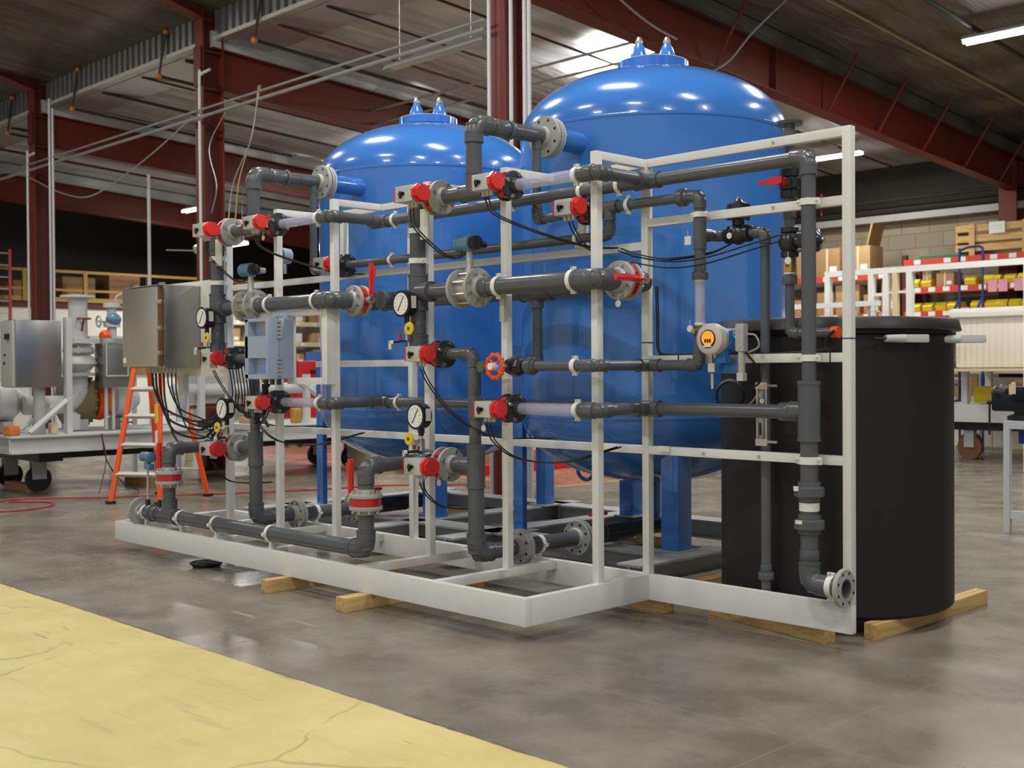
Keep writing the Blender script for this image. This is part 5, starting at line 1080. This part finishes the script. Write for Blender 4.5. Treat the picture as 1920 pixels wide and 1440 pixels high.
# fitting on top of black tank lid seen behind
t = thing('tank_vent', 'small silver fittings standing on the far side of the black tank lid', 'fitting', (-3.75,6.95,1.79)); b = MB(); b.cyl((-3.80,6.98,1.79),(-3.80,6.98,1.90),.006,n=8); b.cyl((-3.80,6.98,1.88),(-3.80,6.98,1.90),.012,n=8); b.tube(smooth_pts([(-3.80,6.98,1.86),(-3.74,7.0,1.86),(-3.72,7.0,1.80)]),.005,6); b.lathe((-3.78,6.98,1.788), Z_, [(0,.08),(.012,.07),(.02,.02)], 16); b.build('fitting', 'bolt', t)
# blue warehouse ladder
t = thing('rolling_ladder', 'dark blue rolling warehouse ladder in front of the red rack', 'ladder', (-9.0,20.5,0))
def tb(P, r=.022): return MB().tube(smooth_pts(P, 5), r, 8).build('ladder_tube', 'purple_blue', t)
for dx in (0, .42):
    tb([(-9.35+dx,20.4,0),(-9.35+dx,20.4,2.4),(-9.35+dx,20.4,3.62)]); tb([(-10.1+dx*.9,20.0,0),(-9.75+dx,20.2,1.6),(-9.37+dx,20.4,2.7)])
tb([(-9.35,20.4,2.9),(-9.35,20.4,3.5),(-9.28,20.4,3.60),(-9.1,20.4,3.63),(-8.93,20.4,3.58),(-8.93,20.4,3.2)])
for i in range(8): f = i/8; boxes('tread', 'purple_blue', t, ((-10.1+.75*f,20.0+.3*f,.3+.29*i),(-9.5+.75*f,20.25+.3*f,.33+.29*i)))
# cream tank on cart, right
t = thing('cream_tote', 'large ribbed cream plastic tank on the plywood table at far right', 'tank', (-7,19,1.50))
b = MB(); b.box((-8.42,18.2,1.48),(-4.6,19.6,2.32),.06); b.build('tank_body', 'cream_rib', t); b = MB(); b.box((-8.50,18.12,2.28),(-4.55,19.7,2.43),.06); b.build('tank_lid', 'bright_white', t)
t = thing('plywood_table', 'plywood topped steel table on casters under the cream tank', 'table', (-7,19,0))
boxes('table_top', 'cream', t, ((-8.55,17.7,1.43),(-4.4,19.7,1.475)))
for x, y in ((-8.5,18.6),(-6.9,17.9),(-8.5,19.5),(-4.6,17.9)): boxes('leg', 'pale_grey', t, ((x,y,.90),(x+.10,y+.10,1.44)))
boxes('deck', 'pale_grey', t, ((-9.0,18.3,.62),(-4.5,19.7,.90)))
boxes('under_frame', 'black', t, ((-8.9,18.5,.48),(-4.6,19.6,.60)))
for x, y in ((-8.35,18.6),(-8.7,19.4),(-5.2,18.6)):
    f = boxes('caster', 'grey_paint', t, ((x-.08,y-.06,.2),(x+.08,y-.045,.5)), ((x-.08,y+.045,.2),(x+.08,y+.06,.5))); MB().lathe((x,y-.04,.2), Y_, [(0,.08),(.001,.2),(.079,.2),(.08,.08)], 28).build('wheel', 'rust', f)
# wire shelf with boxes under/behind the table
t = thing('wire_shelf', 'chrome wire shelf with boxes seen below the cream tank', 'shelf', (-8,20.9,0))
for x in (-10.2,-9.2,-8.2,-7.2,-6.2):
    for y in (20.9,21.4): MB().cyl((x,y,0),(x,y,1.9),.02,n=8).build('upright', 'alu', t)
for z in (.75,1.38,1.75): boxes('wire_deck', 'alu', t, ((-10.2,20.88,z),(-6.2,20.90,z+.03)), ((-10.2,20.9,z),(-6.2,21.4,z+.012)))
for i, (x, s, z, m) in enumerate(((-10.1,(.5,.4,.5),.77,'card'),(-9.55,(.3,.4,.55),.77,'card_b'),(-9.2,(.5,.4,.4),.77,'card'),(-8.6,(.4,.4,.5),.77,'card_b'),(-8.1,(.45,.4,.34),.77,'rack_red'),(-9.9,(.4,.4,.25),1.40,'card_b'),(-9.4,(.3,.4,.2),1.40,'paper'),(-8.9,(.35,.4,.28),1.40,'card'),(-8.3,(.5,.4,.2),1.40,'card'))):
    carton(x, 20.92, z, s, 'box on the %s wire shelf below the cream tank, %s from the left' % ('lower' if z < 1 else 'upper', ORD[i if z < 1 else i-5]), m, group='boxes on the wire shelf')
b = MB(); b.box((-8.36,18.75,.92),(-7.93,19.2,1.18),.01); b.solo('yellow_tote', 'yellow', 'bright yellow storage tote on the cart deck under the cream tank', 'tote')
t = thing('pale_wall_panel', 'pale panel wall behind the wire shelf', 'panel', (-8,21.9,0)); boxes('panel', 'wall_white', t, ((-11,21.8,0),(-3,21.85,1.3)))
# vise table at far right
t = thing('vise_stand', 'white steel work stand carrying a black pipe vise at the right edge', 'stand', (-4.2,10.7,0))
for x, y in ((-4.44,10.57),(-3.2,10.57),(-4.44,11.5)): boxes('leg', 'pale_grey', t, ((x,y,0),(x+.055,y+.055,.94)))
boxes('top_frame', 'pale_grey', t, ((-4.44,10.57,.94),(-3.1,10.63,1.01)), ((-4.44,10.63,.94),(-4.38,11.55,1.01))); boxes('lower_rail', 'pale_grey', t, ((-4.38,10.57,.13),(-3.2,10.62,.20)))
t = thing('pipe_vise', 'black cast iron vise on the white work stand', 'vise', (-4.3,10.8,1.12)); VT = t
b = MB(); b.lathe((-4.35,10.8,1.12), Z_, [(0,.14),(.04,.14),(.06,.08),(.10,.09)], 20); b.box((-4.62,10.72,1.20),(-4.02,10.86,1.36),.03); b.box((-4.42,10.70,1.30),(-4.22,10.88,1.43),.02); b.sphere((-4.55,10.79,1.36),.09); b.build('vise_body', 'black', t); b = MB(); b.cyl((-4.68,10.79,1.28),(-4.3,10.79,1.28),.018,n=10); b.cyl((-4.66,10.79,.98),(-4.66,10.79,1.30),.010,n=8); b.build('screw_handle', 'black', t); b = MB(); b.box((-4.44,10.69,1.36),(-4.38,10.70,1.45)); b.cyl((-4.41,10.72,1.40),(-4.41,10.72,1.47),.02,n=8); b.build('brass_jaw', 'cream', t)
VT.location.z -= .11
t = thing('hanging_clamps', 'blue and yellow clamps hanging under the vise stand', 'tool', (-4.2,10.75,.8)); b = MB(); b.box((-4.36,10.70,.80),(-4.24,10.78,1.0),.01); b.box((-4.18,10.70,.84),(-4.08,10.78,1.04),.01); b.build('clamp_body', 'purple_blue', t); boxes('clamp_grip', 'yellow', t, ((-4.24,10.69,.84),(-4.19,10.74,.96))); boxes('black_roll', 'black', t, ((-4.30,10.95,.55),(-4.12,11.1,1.0)))
# middle background between the legs: red cabinet, red curb with orange fittings, benches
t = thing('tool_cabinet', 'red rolling tool cabinet behind the left rack', 'cabinet', (-19.8,13.5,0)); b = MB(); b.box((-20.2,13.2,.15),(-19.5,14.1,1.70),.02); b.build('cabinet_body', 'red', t); boxes('handle', 'black', t, ((-19.49,13.5,1.45),(-19.46,13.8,1.52)))
for z in (.5,.85,1.2): boxes('drawer_line', 'ink', t, ((-19.498,13.25,z),(-19.492,14.05,z+.015)))
for x, y in ((-20.1,13.3),(-19.6,13.3),(-19.6,14.0)): MB().cyl((x,y-.03,.075),(x,y+.03,.075),.075,n=16).build('wheel', 'rubber', t)
MB().box((-12.4,11.2,.0),(-12.1,15.2,.14),.01).solo('red_curb', 'red', 'low red kerb on the floor seen under the right tank', 'kerb')
random.seed(3)
for i in range(9):
    t = thing('orange_fitting', 'orange pipe fitting on the pallet beyond the tanks, %s from the left' % ORD[i], 'fitting', (-13.2,11.2+.24*i,.26), 'orange fittings on the pallet'); p = V(-13.2+.1*(i%2),11.2+.24*i,.34)
    MB().lathe(p-Y_*.08, Y_, [(0,.07),(.02,.08),(.03,.05),(.09,.05),(.10,.08),(.12,.07)], 14).build('fitting', 'orange', t)
MB().box((-13.6,10.9,.0),(-12.7,13.6,.26),.01).solo('fitting_pallet', 'card_b', 'pallet of orange fittings beyond the blue tanks', 'pallet')
t = thing('pipe_rack', 'dark red machine frame on the floor beyond the tanks', 'machine', (-14.5,13.5,0)); boxes('frame', 'beam_red', t, ((-14.8,12.9,.0),(-14.6,15.4,.35)), ((-14.8,13.2,.3),(-14.7,13.3,1.1)), ((-14.8,14.6,.3),(-14.7,14.7,1.1))); boxes('dark_box', 'black', t, ((-14.6,13.5,.3),(-14.2,13.9,.8)))
t = thing('work_bench', 'pale work bench with clutter against the left wall behind the left rack', 'bench', (-25,18,0)); boxes('bench_top', 'pale_grey', t, ((-26.5,15.5,.95),(-25.2,22,1.03))); 
for y in (15.6,18.6,21.8): boxes('leg', 'pale_grey', t, ((-25.3,y,0),(-25.2,y+.1,.95)))
fr = shelf_unit(0,5.4,0,(1.15,1.75,2.35,2.95),'far storage rack against the left wall glimpsed behind the control box', 'cream', dep=.6, posts='pale_grey')
fr.location = (-29.2,19.2,0); fr.rotation_euler = (0,0,PI/2)
for r_, (z, rn) in enumerate(((1.15,'bottom'),(1.75,'second'),(2.35,'third'),(2.95,'top'))):
    for q in range(7):
        g = carton(0, 0, z, (random.uniform(.35,.6),.4,random.uniform(.25,.42)), 'box on the far left wall rack, %s shelf, %s from the left' % (rn, ORD[q]), random.choice(('card','card_b','cream','card','paper')), group='boxes on the far rack')
        g.location = (-29.24,16.6+.75*q,z); g.rotation_euler = (0,0,PI/2)
MB().box((-23.9,16.8,0),(-23.0,18.4,.9),.02).solo('white_bench_cabinet', 'wall_white', 'pale low cabinet on the floor left of the red tool cabinet', 'cabinet')
MB().box((-14.8,10.9,.0),(-14.0,12.8,.55),.02).solo('machine_pedestal', 'cream', 'pale machine base with yellow edge seen under the left tank', 'base')
t = thing('wall_fan', 'white ceiling fan hanging far behind the left red column', 'fan', (-26,14.76,4.4)); MB().cyl((-26,14.76,4.6),(-26,14.76,6.2),.02,n=8).build('rod', 'bright_white', t); MB().lathe((-26,14.76,4.40), Z_, [(0,.04),(.02,.14),(.18,.16),(.25,.05)], 18).build('motor', 'bright_white', t)
for a in (0,2.1,4.2): MB().ctr(V(-26,14.76,4.48)+V(.45*math.cos(a),.45*math.sin(a),0), (.7,.11,.012), 0, Matrix.Rotation(a,3,'Z')).build('blade', 'bright_white', t)

MB().box((-17.2,8.6,1.45),(-16.7,9.05,1.85),.01).solo('cardboard_box', 'card_b', 'brown cardboard box on the cart behind the pump column', 'box')
t = thing('parts_cart', 'pale parts cart behind the far left machine', 'cart', (-16.9,8.9,0)); boxes('cart_top', 'pale_grey', t, ((-17.4,8.2,1.41),(-16.5,9.09,1.45)))
for x, y in ((-17.35,8.25),(-16.6,8.25),(-17.35,8.98),(-16.6,8.98)): boxes('leg', 'pale_grey', t, ((x,y,0),(x+.06,y+.06,1.41)))
MB().box((-18.0,9.9,0),(-17.9,10.0,2.05),.005).solo('yellow_post', 'cream', 'pale yellow upright post behind the pump column at far left', 'post')
